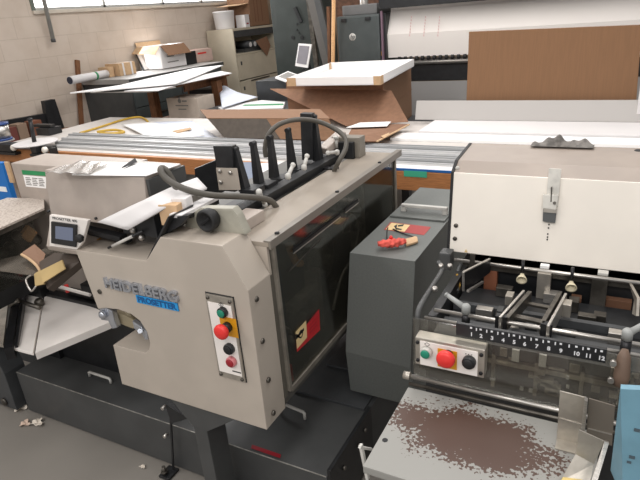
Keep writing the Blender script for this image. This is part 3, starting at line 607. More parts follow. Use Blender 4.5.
# ================================================================ CHARCOAL GUARD CABINET
G = thing('guard_cabinet', 'tall charcoal guard cabinet with warning sticker and pale handle on its top', 'machine cabinet', (-.66, 1.9, 0))
fl_ = P(350, 254, 'y', 1.55); fr_ = P(415, 260, 'y', 1.55)
x0, x1, zt = -.762, -.534, .862
xb0, xb1 = -.805, -.562
b = MB(); b.loft([(x0, 1.55, zt), (x1, 1.55, zt), (x1, 2.28, zt), (x0, 2.28, zt)], [(xb0, 1.55, .46), (x1-.024, 1.55, .45), (x1-.024, 2.28, .45), (xb0, 2.28, .46)])
gb = b.build('upper_housing', CABG, G)
b = MB(); b.loft([(xb0, 1.5505, .4595), (x1-.024, 1.5505, .4495), (x1-.024, 2.28, .4495), (xb0, 2.28, .4595)], [(xb0-.012, 1.59, .256), (x1-.012, 1.59, .256), (x1-.012, 2.28, .256), (xb0-.012, 2.28, .256)]); b.build('lower_housing', CABG, G)
h0 = P(345, 235, 'z', zt)
b = MB(); b.box(x0+.006, x1-.006, 1.905, 2.275, zt+.0004, zt+.008, .003); hc = b.build('hatch', CABG, G)
ha = P(404, 211, 'z', zt+.008); hb = P(445, 214.5, 'z', zt+.008)
b = MB()
for p in (ha, hb): b.box(p.x-.009, p.x+.009, p.y-.008, p.y+.008, zt+.008, zt+.034, .002)
b.box(min(ha.x, hb.x)-.009, max(ha.x, hb.x)+.009, min(ha.y, hb.y)-.008, max(ha.y, hb.y)+.008, zt+.026, zt+.038, .003); b.build('handle', LEVER, G)
def gz_(u, v): return P(u, v, 'z', zt+.0012)
b = MB(); b.plate([gz_(390.5, 222), gz_(431, 227), gz_(424, 235), gz_(384, 229.5)], .0008); wl = b.build('warning_label', mat('faded_red_label', (166, 62, 60), .5), G)
def gz2(u, v): return P(u, v, 'z', zt+.0020)
b = MB(); b.plate([gz2(391.5, 222.7), gz2(410, 225), gz2(404.5, 231.6), gz2(385.8, 229.2)], .0007); b.build('label_field', CREAMLAB, wl)
def gz3(u, v): return P(u, v, 'z', zt+.0026)
b = MB()
for pts in ([(394, 226), (397.5, 224), (396, 229.5)], [(398, 225), (404, 224.2), (403, 226), (398, 226.5)], [(395.5, 227.5), (402, 229), (401, 230), (396, 229.3)]): b.plate([gz3(*p) for p in pts], .0006)
b.build('pictogram', BLACK, wl)
# crumpled red cloth rolled round a pale stick
q = [P(378, 244, 'z', zt+.020), P(388, 243.5, 'z', zt+.021), P(397, 242.5, 'z', zt+.021), P(406, 241, 'z', zt+.020)]
def rag(s, r):
    k = s*3; i = min(int(k), 2); t = k-i; p = q[i].lerp(q[i+1], t); a = 2*math.pi*r
    R = .0145*(1+.10*math.sin(5*a+11*s)+.12*math.sin(34*s+a)+.06*math.sin(3*a-17*s))*(math.sin(math.pi*min(max(s, .04), .97))**.25)
    d = (q[3]-q[0]).normalized(); n = V((-d.y, d.x, 0)); return p+n*math.cos(a)*R*1.1+V((0, 0, 1))*math.sin(a)*R*.92
b = MB(); b.grid(rag, 60, 28); rg = b.build('red_cloth', mat('coral_red_cloth', (220, 92, 80), .8, 0, .14, 60)); tag(rg, 'crumpled coral red cloth rolled round a pale stick on the guard cabinet', 'cloth')
b = MB(); b.plate([P(404, 239, 'z', zt+.012), P(415, 236, 'z', zt+.02), P(417, 236.5, 'z', zt+.02), P(418, 241, 'z', zt+.012), P(406, 245, 'z', zt+.010)], .008, .002); b.build('pale_stick', CARDL, rg)
b = MB(); p = P(391, 238, 'z', zt+.03); b.lathe((p.x, p.y, zt+.028), (0, 0, 1), [(0, .008), (.008, .005), (.012, .001)], 10); b.build('knot', RED, rg)
b = MB(); b.tube([P(387, 239, 'z', zt+.002), P(387, 231, 'z', zt+.02), P(388, 227.5, 'z', zt+.03)], .002, 6); b.tube([P(393, 229, 'z', zt+.004), P(402, 233, 'z', zt+.004), P(414, 237, 'z', zt+.006)], .0025, 6); b.build('dark_cord', BLACK, rg)

# ================================================================ RIGHT-HAND FEEDER
F = thing('sheet_feeder', 'grey sheet feeder with cream hood, numbered ruler and three-button control box', 'machine', (0, 1.4, 0))
XL, XR = -.404, .34
# hood: cream front panel, taupe top
zb, ztp = .957, 1.176
tl = P(452, 172, 'x', XL); tl2 = P(456, 160, 'x', XL); tb = P(470, 143, 'x', XL); bl_ = P(447.5, 250, 'x', XL)
prof = [(bl_.y, bl_.z), (tl.y, tl.z), (tl2.y, tl2.z), (tb.y, tb.z)]
def X(x, p): return V((x, p[0], p[1]))
pf = [prof[0], prof[1], prof[2], prof[3], (prof[3][0]+.004, prof[3][1]-.03), (prof[3][0]+.004, zb)]
b = MB(); b.prism([X(XL+.006, p) for p in pf], (XR-XL, 0, 0), .002); hd = b.build('hood', TAUPE, F)
b = MB(); n = V((0, prof[1][1]-prof[0][1], -(prof[1][0]-prof[0][0]))).normalized()
a = X(XL+.004, prof[0]); c = X(XL+.004, prof[1])
b.prism([a, c-(c-a)*.0, c-n*(-.004), a-n*(-.004)] if False else [a, c, c+V((0, -.005, 0)), a+V((0, -.005, 0))], (XR-XL, 0, 0), .001); fp = b.build('front_panel', CREAM, F)
b = MB(); b.prism([X(XL-.001, (p[0]-.006, p[1]+.002)) for p in pf[:4]]+[X(XL-.001, (p[0]+.01, p[1]-.01)) for p in reversed(pf[:4])], (.008, 0, 0)); b.build('edge_seal', RUBBER, hd)
def onpanel(u, v, off=.007):
    # point on the (slightly leaning) front panel
    p = P(u, v, 'y', prof[0][0]-off)
    for _ in range(4):
        t = (p.z-prof[0][1])/(prof[1][1]-prof[0][1]); p = P(u, v, 'y', prof[0][0]+t*(prof[1][0]-prof[0][0])-off)
    return p
def screw(p, m, r, parent, n=(0, -1, 0), h=.004):
    b = MB(); b.lathe(p, n, [(0, r), (h*.6, r), (h, r*.6), (h*1.02, 0)], 14); return b.build('screw', m, parent)
for u, v in ((456, 225.5), (455, 238.5)): screw(onpanel(u, v, .0055), STEELD, .0062, fp)
p = onpanel(458, 167.5, .006); screw(V((p.x, p.y-.004, p.z)), LEVER, .0055, hd)
# spring latch on the panel
def lp(u, v, o): return onpanel(u, v, o)
b = MB(); b.prism([lp(549, 168, .008), lp(561.5, 169, .008), lp(558, 206, .008), lp(546, 204, .008)], (0, -.003, 0), .0005); la = b.build('latch', mat('bright_zinc', (206, 203, 195), .45, .25, .12, 30), F)
b = MB(); b.prism([lp(543.5, 194, .0115), lp(559, 194, .0115), lp(556, 209, .0115), lp(543, 207, .0115)], (0, -.008, 0), .001); b.build('latch_body', mat('bright_zinc', (206, 203, 195)), la)
b = MB(); b.bar(lp(551.5, 187, .02), lp(551, 202, .02), .003, .006, (0, -1, 0)); b.bar(lp(551.5, 188, .0115), lp(551.5, 187, .02), .003, .003, (0, 0, 1)); b.cyl(lp(554.5, 203, .019), lp(554.5, 203, .026), .004, n=10); b.build('latch_lever', STEELD, la)
b = MB(); b.prism([lp(543.5, 208, .008), lp(557, 209, .008), lp(555.5, 222, .008), lp(543, 220.5, .008)], (0, -.008, 0), .001); b.build('latch_block', mat('slate_rubber', (82, 84, 84), .5), la)
b = MB(); b.prism([lp(543.5, 208, .017), lp(557, 209, .017), lp(556.5, 213, .017), lp(543.5, 212, .017)], (0, -.002, 0)); b.build('latch_strip', STAINL, la)
b = MB()
for u, v in ((549, 224.5), (548.5, 228), (547.8, 234), (547.5, 237), (547.2, 239.5)):
    p = onpanel(u, v, .0062); b.box(p.x-.0016, p.x+.0016, p.y-.0006, p.y+.0004, p.z-.002, p.z+.002)
b.build('drip_marks', BLACK, fp)
p = onpanel(466, 251, .0062); b = MB(); b.prism([(p.x-.005, p.y, p.z-.004), (p.x+.005, p.y, p.z-.004), (p.x, p.y, p.z+.006)], (0, -.0006, 0)); b.build('warning_triangle', CREAMLAB, fp)
p = P(636, 151.5, 'z', 1.207); b = MB(); b.lathe((p.x+.006, p.y, 1.203), (0, 0, 1), [(0, .014), (.006, .014), (.009, .008)], 18); b.build('rubber_plug', RUBBER, hd)
# frame of the station
b = MB(); b.box(-.36, XR, 1.11, 1.70, .10, .70, .003); b.box(-.36, XR, 1.11, 1.13, .70, .86); b.box(-.36, XR, 1.62, 1.70, .70, .95); b.box(-.36, -.34, 1.13, 1.62, .70, .93); b.box(.32, XR, 1.13, 1.62, .7, .93)
fr2 = b.build('frame', BLACK, F)
b = MB(); b.box(-.33, XR-.02, 1.14, 1.68, 0, .10); b.build('plinth', BLACK, fr2)
# side arm on the left
zs = .95
ar = [P(438, 262, 'z', .96), P(442, 270, 'z', .95), P(432, 287, 'z', .95), P(419, 309, 'z', .95), P(418, 325, 'y', 1.10), P(418, 348, 'y', 1.08)]
b = MB(); b.tube(ar, .0068, 10, 4); arm = b.build('side_arm', DARK, F)
q = P(448, 258, 'y', 1.42); b = MB(); b.box(q.x-.02, q.x+.012, 1.40, 1.44, q.z-.03, q.z+.022, .005); b.build('arm_bearing', DARK, arm)
for u, v in ((441, 267), (450, 267), (435, 290)): 
    p = P(u, v, 'z', .955); b = MB(); b.lathe(p, (0, -.4, 1), [(0, .007), (.008, .007), (.010, .004)], 12); b.build('arm_nut', STEEL, arm)
# rods across the station
def rod(u0, v0, u1, v1, z, r, m, name='rod', ext=.12):
    a = P(u0, v0, 'z', z); c = P(u1, v1, 'z', z); y = (a.y+c.y)/2; b = MB(); b.cyl((a.x, y, z), (c.x+ext, y, z), r, n=14); return b.build(name, m, F), y
rod(455, 259, 640, 284, .955, .005, STEEL)
rod(437, 306, 640, 350, .940, .005, STEEL)
rod(428, 312, 640, 363, .93, .0045, STEEL)
b = MB(); b.box(-.335, XR-.02, 1.16, 1.40, .862, .880, .002); bed = b.build('bed_plate', BLACK, F)
b = MB(); b.box(-.335, XR-.02, 1.085, 1.155, .885, .912, .002); b.build('front_beam', DARK, F)
b = MB(); b.box(-.335, XR-.02, 1.175, 1.19, .8805, .90); b.box(-.335, XR-.02, 1.265, 1.28, .8805, .90); b.build('bed_slot', DARK2, bed)
rng2 = random.Random(11)
for k in range(14):
    x = -.27+.50*rng2.random(); y = 1.19+.18*rng2.random(); b = MB(); b.box(x, x+.012+.03*rng2.random(), y, y+.012+.02*rng2.random(), .8805, .893+.02*rng2.random(), .002); b.build('bed_fitting', [STEELD, STEEL, DARK][k % 3], F)
b = MB(); b.box(-.33, XR-.02, 1.45, 1.47, .72, .925); b.box(-.33, XR-.02, 1.30, 1.6, .71, .72); b.build('rear_board', BLACK, F)
# front guard with ruler and control box
YG = 1.065
b = MB(); b.box(-.375, XR-.03, YG, YG+.004, .80, .955); gf = b.build('front_guard', GLASS_C, F)
b = MB(); b.box(-.375, XR-.03, YG+.036, YG+.044, .795, .90); b.build('guard_backplate', mat('dim_backplate', (70, 66, 62), .5, .2, .3, 30), F)
rng = random.Random(3)
b = MB()
for k in range(34):
    x = -.20+.40*rng.random(); z = .81+.09*rng.random(); w = .006+.03*rng.random(); b.box(x, x+w, YG+.018, YG+.033, z, z+.004+.018*rng.random(), .001)
for k in range(5): b.box(-.2+.09*k, -.192+.09*k, YG+.02, YG+.034, .80, .905, .001)
b.box(-.36, XR-.04, YG+.022, YG+.034, .862, .874, .001)
b.build('feed_linkage', mat('mid_steel', (165, 158, 146), .4, .5, .3, 30), F)
b = MB()
for u, v, w, h in ((516, 354, .015, .03), (543, 359, .015, .03), (522, 387, .008, .008), (531, 389, .008, .008), (493, 378, .012, .005), (568, 376, .006, .008), (568, 385, .006, .007)):
    p = P(u, v, 'y', YG+.02); b.box(p.x-w/2, p.x+w/2, YG+.012, YG+.0175, p.z-h/2, p.z+h/2, .001)
b.build('bright_clips', LEVER, F)
ra = P(456, 322, 'y', YG-.01); rb = P(607, 351, 'y', YG-.01); rc = P(607, 364, 'y', YG-.01)
zr1 = (ra.z+rb.z)/2; zr0 = zr1-.031
b = MB(); b.box(ra.x, rb.x, YG-.010, YG-.001, zr0, zr1, .0015); ru = b.build('ruler', BLACK, F)
uu = [(471.5, 334), (481, 337), (492, 340), (503, 342.5), (514, 345), (524.5, 346.5), (536.5, 349), (548.5, 351), (560.5, 354), (576, 356.5), (588, 359), (601, 361.5)]
WHT = mat('white_print', (225, 226, 228), .6)
for k in range(12):
    p = P(*uu[k], 'y', YG-.0105)
    text('numeral', str(k+1), .0125, WHT, ru, (p.x, YG-.0104, zr0+.006), LX, LZ, ext=.0003, bold=.0004, align='CENTER')
b = MB()
for k in range(12):
    p0_ = P(*uu[k], 'y', YG-.0105); b.box(p0_.x-.0035, p0_.x+.001, YG-.0107, YG-.0101, zr1-.007, zr1-.003)
    if k < 11:
        p1_ = P(*uu[k+1], 'y', YG-.0105); x = (p0_.x+p1_.x)/2; b.box(x-.0012, x+.0012, YG-.0107, YG-.0101, zr1-.010, zr1-.003)
b.build('ruler_ticks', WHT, ru)
# control box, leaning a little with the guard
qa = P(415, 337, 'y', 1.03); qb = P(485, 349.5, 'y', 1.03); qc = P(411, 363, 'y', 1.025)
bx0, bx1, bz1, bz0 = qa.x, qb.x, qa.z, P(411, 363, 'y', 1.03).z+.001
b = MB(); b.box(bx0, bx1, 1.03, 1.063, bz0, bz1, .003); cb = b.build('control_box', STAINL, F)
b = MB(); b.box(bx0+.012, bx1-.014, 1.0275, 1.0298, bz0+.003, bz1-.006, .0005); b.build('panel_face', WHITEM, cb)
for x in (bx0+.006, bx1-.007):
    for z in (bz0+.012, bz1-.012):
        b = MB(); b.lathe((x, 1.0298, z), (0, -1, 0), [(0, .0045), (.003, .004), (.0032, 0)], 12); b.build('screw', BLACKM, cb)
def cbp(u, v, off): p = P(u, v, 'y', 1.0274-off); return p.x, p.z
gx, gz = cbp(425, 354.5, .014); plabel(button(gx, gz, 1.0274, GREEN, LEVER, cb, r=.0135), 'green start button')
ex, ez = cbp(445, 360.5, .028); yx, yz = cbp(447.5, 358.8, 0)
b = MB(); b.box(yx-.022, yx+.021, 1.0262, 1.0273, yz-.024, yz+.023); b.build('yellow_backing', YEL, cb)
mushroom(ex, ez, 1.0262, cb, R=.0205, H=.55)
kx, kz = cbp(468, 364.5, .014); plabel(button(kx, kz, 1.0274, RUBBER, BLACK, cb, r=.0145), 'black push button')
b = MB(); p = P(427, 344.5, 'y', 1.027)
for s in (-1, 1):
    b.bar((p.x-.006, 1.0272, p.z), (p.x, 1.0272, p.z+s*.005), .001, .0006, (0, -1, 0)); b.bar((p.x+.006, 1.0272, p.z), (p.x, 1.0272, p.z+s*.005), .001, .0006, (0, -1, 0))
p = P(469, 354.5, 'y', 1.027)
for k in range(3): b.box(p.x-.008+.006*k, p.x-.0055+.006*k, 1.0268, 1.0273, p.z-.001, p.z+.001)
b.build('start_symbol', BLACK, cb)
# hinge rod and worn delivery table
ZT = .80
hy = P(405, 385, 'z', ZT).y
b = MB(); p = P(408, 377, 'y', 1.035); b.cyl((p.x, 1.04, p.z), (XR-.03, 1.04, p.z), .0055, n=14); hr = b.build('hinge_rod', STEEL, F)
b = MB(); b.cyl((p.x-.012, 1.04, p.z), (p.x+.004, 1.04, p.z), .0095, n=16, bev=.002); b.build('rod_collar', STAINL, hr)
b = MB(); b.cyl((p.x+.005, 1.028, p.z-.012), (XR-.03, 1.028, p.z-.012), .0045, n=12); b.build('hinge_rod', STEELD, F)
cr_ = P(478, 432, 'z', ZT)
RUST = rust_mat(cr_.x-.022, cr_.y-.014, .178, .080)
tx0 = -.372; y_f = .752
b = MB(); b.box(tx0, .028, y_f, hy-.004, ZT-.018, ZT, .003); dt = b.build('delivery_table', RUST, F)
b = MB(); b.bar(P(360, 446, 'y', .80), P(367, 480, 'y', .80), .006, .008, (0, -1, 0)); b.bar(P(360, 446, 'y', .80), P(372, 448, 'y', .84), .006, .005); b.build('table_stay', LEVER, dt)
b = MB(); c = P(385, 440, 'z', ZT+.0005); b.cyl((c.x, c.y, ZT-.001), (c.x, c.y, ZT+.0006), .006, n=14); b.build('rivet', BLACKM, dt)
# guide rails running into the station
def guide(u0, v0, u1, v1, z, w, h, m, name='guide_rail', parent=F):
    a = P(u0, v0, 'z', z); c = P(u1, v1, 'z', z); b = MB(); b.bar(a, c, w, h, bev=.0015); return b.build(name, m, parent)
g1 = guide(500, 317, 524, 290, .958, .006, .04, STEEL); guide(507, 317, 530, 291, .955, .010, .03, STEELD, 'rail_insert', g1)
p = P(502, 314, 'z', .945); b = MB(); b.box(p.x-.010, p.x+.016, p.y-.030, p.y-.014, .895, .955, .002); b.build('rail_foot', BLACKM, g1)
g2 = guide(548, 326, 566, 293, .958, .006, .04, STEEL); guide(542, 323, 560, 292, .955, .010, .03, STEELD, 'rail_insert', g2)
p = P(549, 322, 'z', .945); b = MB(); b.box(p.x-.014, p.x+.010, p.y-.030, p.y-.014, .895, .955, .002); b.build('rail_foot', BLACKM, g2)
b = MB(); b.bar(P(514, 315, 'z', .94), P(546, 322, 'z', .94), .016, .006); b.build('cross_bar', STEELD, F)
b = MB(); b.bar(P(525, 302, 'z', .935), P(550, 307, 'z', .935), .012, .006); b.build('cross_bar', STEELD, F)
# slotted bracket and grey clamp levers
A_ = P(463, 272, 'y', 1.27); B_ = P(489, 259, 'y', 1.40); C_ = P(489, 272, 'y', 1.40); D_ = P(463, 291, 'y', 1.27)
b = MB(); b.prism([A_, B_, C_, D_], (.004, 0, 0)); sb = b.build('slotted_bracket', BLACKM, F)
b = MB(); b.bar(A_+V((.002, 0, .002)), B_+V((.002, 0, .002)), .006, .003); b.bar(A_+V((.001, -.002, 0)), D_+V((.001, -.002, 0)), .006, .003, (0, -1, 0)); b.bar(P(468, 290, 'y', 1.25), P(483, 281, 'y', 1.36), .006, .006); b.build('bracket_edge', STEEL, sb)
q = [P(469, 275, 'y', 1.39), P(470, 254, 'y', 1.39), P(475, 254.5, 'y', 1.39), P(474, 275, 'y', 1.39)]
b = MB(); b.prism(q, (0, .006, 0)); b.build('upright_blade', STEELD, F)
b = MB(); b.prism([P(454, 290, 'y', 1.34), P(456, 274, 'y', 1.36), P(459, 286, 'y', 1.34), P(456, 295, 'y', 1.33)], (.004, .004, 0)); b.build('brass_tab', mat('brass', (190, 150, 70), .4, .6), F)
b = MB(); b.tube([P(461, 263, 'y', 1.41), P(457, 275, 'y', 1.38), P(457, 292, 'y', 1.32)], .006, 8); b.build('air_hose', DARK, F)
def big_lever(u0, v0, u1, v1, y, down):
    a = P(u0, v0, 'y', y); c = P(u1, v1, 'y', y-.01); b = MB(); b.cyl(a, c, .005, .0075, 14); b.lathe(a, (a-c), [(0, .0055), (.004, .005), (.006, .001)], 12); b.lathe(c, (0, 0, 1), [(-.012, .010), (.006, .0105), (.011, .007), (.0112, 0)], 16); o = b.build('clamp_lever', mat('mid_grey_plastic', (150, 152, 150), .5), F)
    b = MB(); b.cyl(c+V((0, 0, -.014)), c+V((0, 0, -down)), .010, n=12); b.build('lever_stem', BLACKM, o)
big_lever(447, 295, 466, 308.5, 1.155, .05)
big_lever(648, 322, 627.5, 334, 1.12, .06)
p = P(622, 376, 'y', 1.04); b = MB(); b.lathe((p.x, 1.05, p.z-.03), (0, .25, 1), [(0, .012), (.02, .015), (.06, .012), (.075, .006)], 16); b.build('brown_grip', mat('worn_brown_grip', (104, 84, 70), .6), F)
p = P(612, 372, 'y', 1.045); b = MB(); b.lathe((p.x, 1.05, p.z-.02), (0, -1, 0), [(0, .006), (.008, .006)], 12); b.build('pipe_nut', STEEL, F)
b = MB(); b.lathe((p.x, 1.05, p.z+.02), (0, -1, 0), [(0, .006), (.008, .006)], 12); b.build('pipe_nut', STEEL, F)
# sucker cups, blocks and brown boards inside
def sucker(u, v, y):
    p = P(u, v, 'y', y); b = MB(); b.lathe(p+V((0, .022, .012)), V((.1, -1, -.35)), [(0, .005), (.006, .006), (.012, .010), (.021, .0135), (.023, .0135), (.021, .010), (.012, .005), (.011, 0)], 22); o = b.build('sucker_cup', BULB, F)
    b = MB(); b.cyl(p+V((0, .022, .008)), p+V((0, .026, .050)), .004, n=10); b.build('sucker_stem', BLACKM, o)
sucker(520.5, 282, 1.36); sucker(570, 290, 1.36)
def inner(u0, v0, u1, v1, y, th, m, name):
    a = P(u0, v0, 'y', y); c = P(u1, v1, 'y', y); b = MB(); b.box(min(a.x, c.x), max(a.x, c.x), y, y+th, min(a.z, c.z), max(a.z, c.z), .002); b.build(name, m, F)
inner(484, 270, 496, 297, 1.425, .02, mat('rust_brown_board', (128, 78, 54), .7), 'brown_board')
inner(537.5, 273, 549, 300, 1.39, .02, STAINL, 'suction_bar'); 
inner(592, 279, 604, 314, 1.40, .025, STEELD, 'suction_bar')
inner(606, 299, 630, 316, 1.42, .02, mat('dim_brown_board', (104, 72, 52), .7), 'brown_board')
inner(571, 297, 580, 312, 1.41, .02, mat('dim_brown_board', (104, 72, 52), .7), 'brown_board')
inner(560, 304, 570, 318, 1.25, .03, STAINL, 'guide_block'); inner(505, 296, 512, 306, 1.27, .03, STAINL, 'guide_block')
p = P(545, 266, 'y', 1.435); b = MB(); b.box(p.x-.011, p.x+.011, 1.425, 1.44, p.z-.004, p.z+.005, .001); b.build('white_tab', WHITEP, F)
p = P(604, 273, 'y', 1.43); b = MB(); b.box(p.x-.014, p.x+.010, 1.42, 1.44, p.z-.004, p.z+.004, .002); b.build('white_tab', LEVER, F)
b = MB(); b.prism([P(629, 283, 'y', 1.40), P(637, 298, 'y', 1.32), P(636, 316, 'y', 1.28), P(632, 314, 'y', 1.30), P(634, 300, 'y', 1.34)], (.006, .002, 0)); b.build('side_blade', STAINL, F)
b = MB(); b.box(-.36, XR-.03, 1.425, 1.435, .925, .945, .002); b.build('rear_beam', STEELD, F)

# ---------------------------------------------------------------- bent stainless stops on the worn table
def bent_stop(pts_up, pts_low, label, strip=None):
    b = MB(); b.prism(pts_up, (0, .0025, 0)); b.plate(pts_low, .0025); return tag(b.build('paper_stop', STAINL), label, 'paper stop', None)
b = MB(); ys = .965
b.prism([P(560, 391, 'y', ys), P(585.5, 397.5, 'y', ys), P(578.5, 454, 'y', ys), P(556, 447, 'y', ys)], (0, .0025, 0), .0005)
b.box(P(556, 447, 'y', ys).x, P(579, 452, 'y', ys).x, ys-.03, ys+.002, ZT+.0004, ZT+.003)
s1 = b.build('paper_stop', STAINL); tag(s1, 'upright two-leaf stainless paper stop standing at the hinge side of the worn table', 'paper stop')
b = MB(); b.prism([P(585, 396, 'y', ys), P(588, 398, 'y', ys), P(585, 432, 'y', ys), P(581, 430, 'y', ys)], (0, -.012, 0), .0005); b.build('spine', STEEL, s1)
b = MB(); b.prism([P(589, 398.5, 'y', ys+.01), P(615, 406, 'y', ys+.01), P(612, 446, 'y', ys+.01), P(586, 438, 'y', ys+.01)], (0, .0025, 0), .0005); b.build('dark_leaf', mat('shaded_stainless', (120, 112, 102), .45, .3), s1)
b = MB(); a = P(559.5, 418, 'y', ys-.001); c = P(582.5, 424.5, 'y', ys-.001); b.bar(a, c, .002, .002); a = P(588, 428, 'y', ys+.009); c = P(612, 434, 'y', ys+.009); b.bar(a, c, .002, .002); b.build('fold_line', STEEL, s1)
y2 = .885
b = MB(); b.prism([P(579, 430, 'y', y2), P(604.5, 441.5, 'y', y2), P(594, 465, 'y', y2), P(575.5, 455, 'y', y2)], (0, .0025, 0), .0005)
q0, q1 = P(575.5, 455, 'y', y2), P(594, 465, 'y', y2)
b.prism([q0, q1, P(589, 486, 'z', ZT+.004), P(560, 482, 'z', ZT+.004)], (0, 0, .002)); s2 = b.build('paper_stop', STAINL); tag(s2, 'smaller bent stainless stop with a yellow strip, nearest the blue post', 'paper stop')
b = MB(); b.prism([P(604.5, 441.5, 'y', y2), P(609, 443, 'y', y2), P(596, 486, 'y', y2-.06), P(590, 486, 'y', y2-.06)], (0, .006, -.002)); b.build('bright_flange', STEEL, s2)
b = MB(); b.plate([P(567, 471, 'z', ZT+.012), P(583, 477, 'z', ZT+.012), P(582, 484, 'z', ZT+.012), P(560, 482, 'z', ZT+.012)], .003); b.build('yellow_strip', mat('pale_yellow_strip', (214, 190, 120), .6), s2)
# sky-blue post at the right edge
yb = .80
T0 = P(620.6, 389, 'y', yb); T1 = P(660, 391, 'y', yb); B0 = P(623, 500, 'y', yb); Bb = P(606, 500, 'y', yb+.06)
b = MB()
F0 = V((B0.x, yb, .0)); F1 = V((T1.x+.02, yb, 0)); 
b.loft([T0, T1, (T1.x, yb+.012, T1.z), (T0.x, yb+.012, T0.z)], [(B0.x, yb, B0.z), (T1.x+.01, yb, B0.z), (T1.x+.01, yb+.06, B0.z), (Bb.x, yb+.06, B0.z)])
b.box(B0.x-.005, T1.x, yb+.0, yb+.06, .0, B0.z-.001)
bp = b.build('blue_post', BLUEP); tag(bp, 'sky-blue painted steel post at the right edge in front of the worn table', 'post')
b = MB()
for u, v, s in ((637, 430, .004), (632, 457, .004), (629, 462, .003)):
    p = P(u, v, 'y', yb-.0005); b.box(p.x-s, p.x+s, yb-.0012, yb-.0002, p.z-s*.8, p.z+s*.6)
b.build('chipped_paint', mat('chipped_dark_paint', (70, 84, 92), .6), bp)
# ================================================================ SETTING
WX, WY, HC = -5.42, 8.3, 3.3
b = MB(); b.box(WX, 2.6, -1.5, WY, -.05, 0); struct(b.build('floor', floor_mat()))
# left block wall with its high window
wy0, wy1, wz0, wz1 = 4.12, 7.95, 1.855, 2.8
b = MB(); bm_ = block_mat()
b.box(WX-.2, WX, -1.5, WY, 0, wz0); b.box(WX-.2, WX, -1.5, WY, wz1, HC); b.box(WX-.2, WX, -1.5, wy0, wz0, wz1); b.box(WX-.2, WX, wy1, WY, wz0, wz1)
wl_ = struct(b.build('wall_left', bm_))
b = MB(); b.box(WX-.2, 2.6, WY, WY+.15, 0, HC); struct(b.build('wall_back', mat('dull_tan_wall', (128, 112, 94), .8, 0, .08, 3)))
b = MB(); b.box(WX-.14, WX-.135, wy0, wy1, wz0, wz1); w1 = b.build('window_1', SKYP); struct(w1)
b = MB(); fm = mat('pale_window_frame', (206, 206, 200), .5)
for y in (wy0+.02, 5.15, 6.15, 6.95, wy1-.02): b.box(WX-.134, WX-.09, y-.018, y+.018, wz0, wz1)
b.box(WX-.134, WX-.09, wy0, wy1, wz0, wz0+.03); b.box(WX-.134, WX-.09, wy0, wy1, wz1-.03, wz1); b.build('window_frame', fm, w1)
b = MB(); b.box(WX-.13, WX+.03, wy0-.02, wy1+.02, wz0-.035, wz0, .004); struct(b.build('trim_1', mat('painted_sill', (206, 196, 182), .6)))
b = MB(); b.box(WX-.08, WX+.012, wy0-.02, wy0+.02, wz0, wz1); struct(b.build('trim_2', mat('green_grey_trim', (104, 112, 104), .6)))
# hanging window pole
a = P(42.5, -6, 'x', WX+.10); c = P(53, 39, 'x', WX+.06)
b = MB(); b.cyl(c+(a-c)*6, c, .021, n=14); wp = b.build('window_pole', mat('grey_pole', (160, 160, 156), .4, .2)); tag(wp, 'grey round pole hanging down the block wall beside the window', 'pole')
b = MB(); b.cyl(c, c+(c-a).normalized()*.03, .024, n=14); b.build('pole_end', DARK, wp)

# ================================================================ LONG WORK TABLE
TT = .85; ty0, ty1 = 2.578, 3.80
T = thing('work_table', 'long pale-topped work table with an orange wooden front edge across the room', 'table', (-1.3, 3.1, 0))
b = MB(); b.box(-4.3, 1.3, ty0+.03, ty1, TT-.03, TT, .003); b.build('table_top', mat('pale_table_top', (206, 200, 194), .55), T)
b = MB(); b.box(-4.3, 1.3, ty0, ty0+.0298, TT-.10, TT-.002, .004); b.build('front_edge', WOOD, T)
for x in (-4.15, -1.5, 1.15):
    for y in (ty0+.1, ty1-.1):
        b = MB(); b.box(x-.04, x+.04, y-.04, y+.04, 0, TT-.0305, .004); b.build('leg', WOODD, T)
# aluminium rails, lying in two layers
def rail_geo(y0, y1, x0, x1, z, w, h, prof=0):
    b = MB(); p0 = V((x0, y0, z+h)); p1 = V((x1, y1, z+h)); b.bar(p0, p1, w, h, bev=.003)
    if prof: b.bar(p0+V((0, -w*.32, .004)), p1+V((0, -w*.32, .004)), w*.2, .004); b.bar(p0+V((0, w*.32, .004)), p1+V((0, w*.32, .004)), w*.2, .004)
    return b
RL = [(2.70, 2.675, -3.70, -.62, 0, .06, .010), (2.775, 2.745, -3.74, -.60, 0, .07, .022), (2.855, 2.82, -3.76, -.58, 0, .075, .034), (2.93, 2.895, -3.78, -.56, 0, .06, .044)]
labs = ['flat aluminium rail nearest the wooden table edge', 'second aluminium rail from the wooden table edge, low', 'third aluminium rail from the wooden table edge, broad', 'tallest, rearmost aluminium rail next to the white sheets']
for k, (y0, y1, x0, x1, dz, w, h) in enumerate(RL):
    o = rail_geo(y0, y1, x0, x1, TT+.0005+dz, w, h, 1).build('aluminium_rail', ALU if k % 2 == 0 else ALU2); tag(o, labs[k], 'rail', 'aluminium rails on the work table')
    b = MB(); b.bar(V((x0, y0, TT+.0008+dz+h)), V((x1, y1, TT+.0008+dz+h)), w*.16, .0006); b.build('groove', GREYP, o)
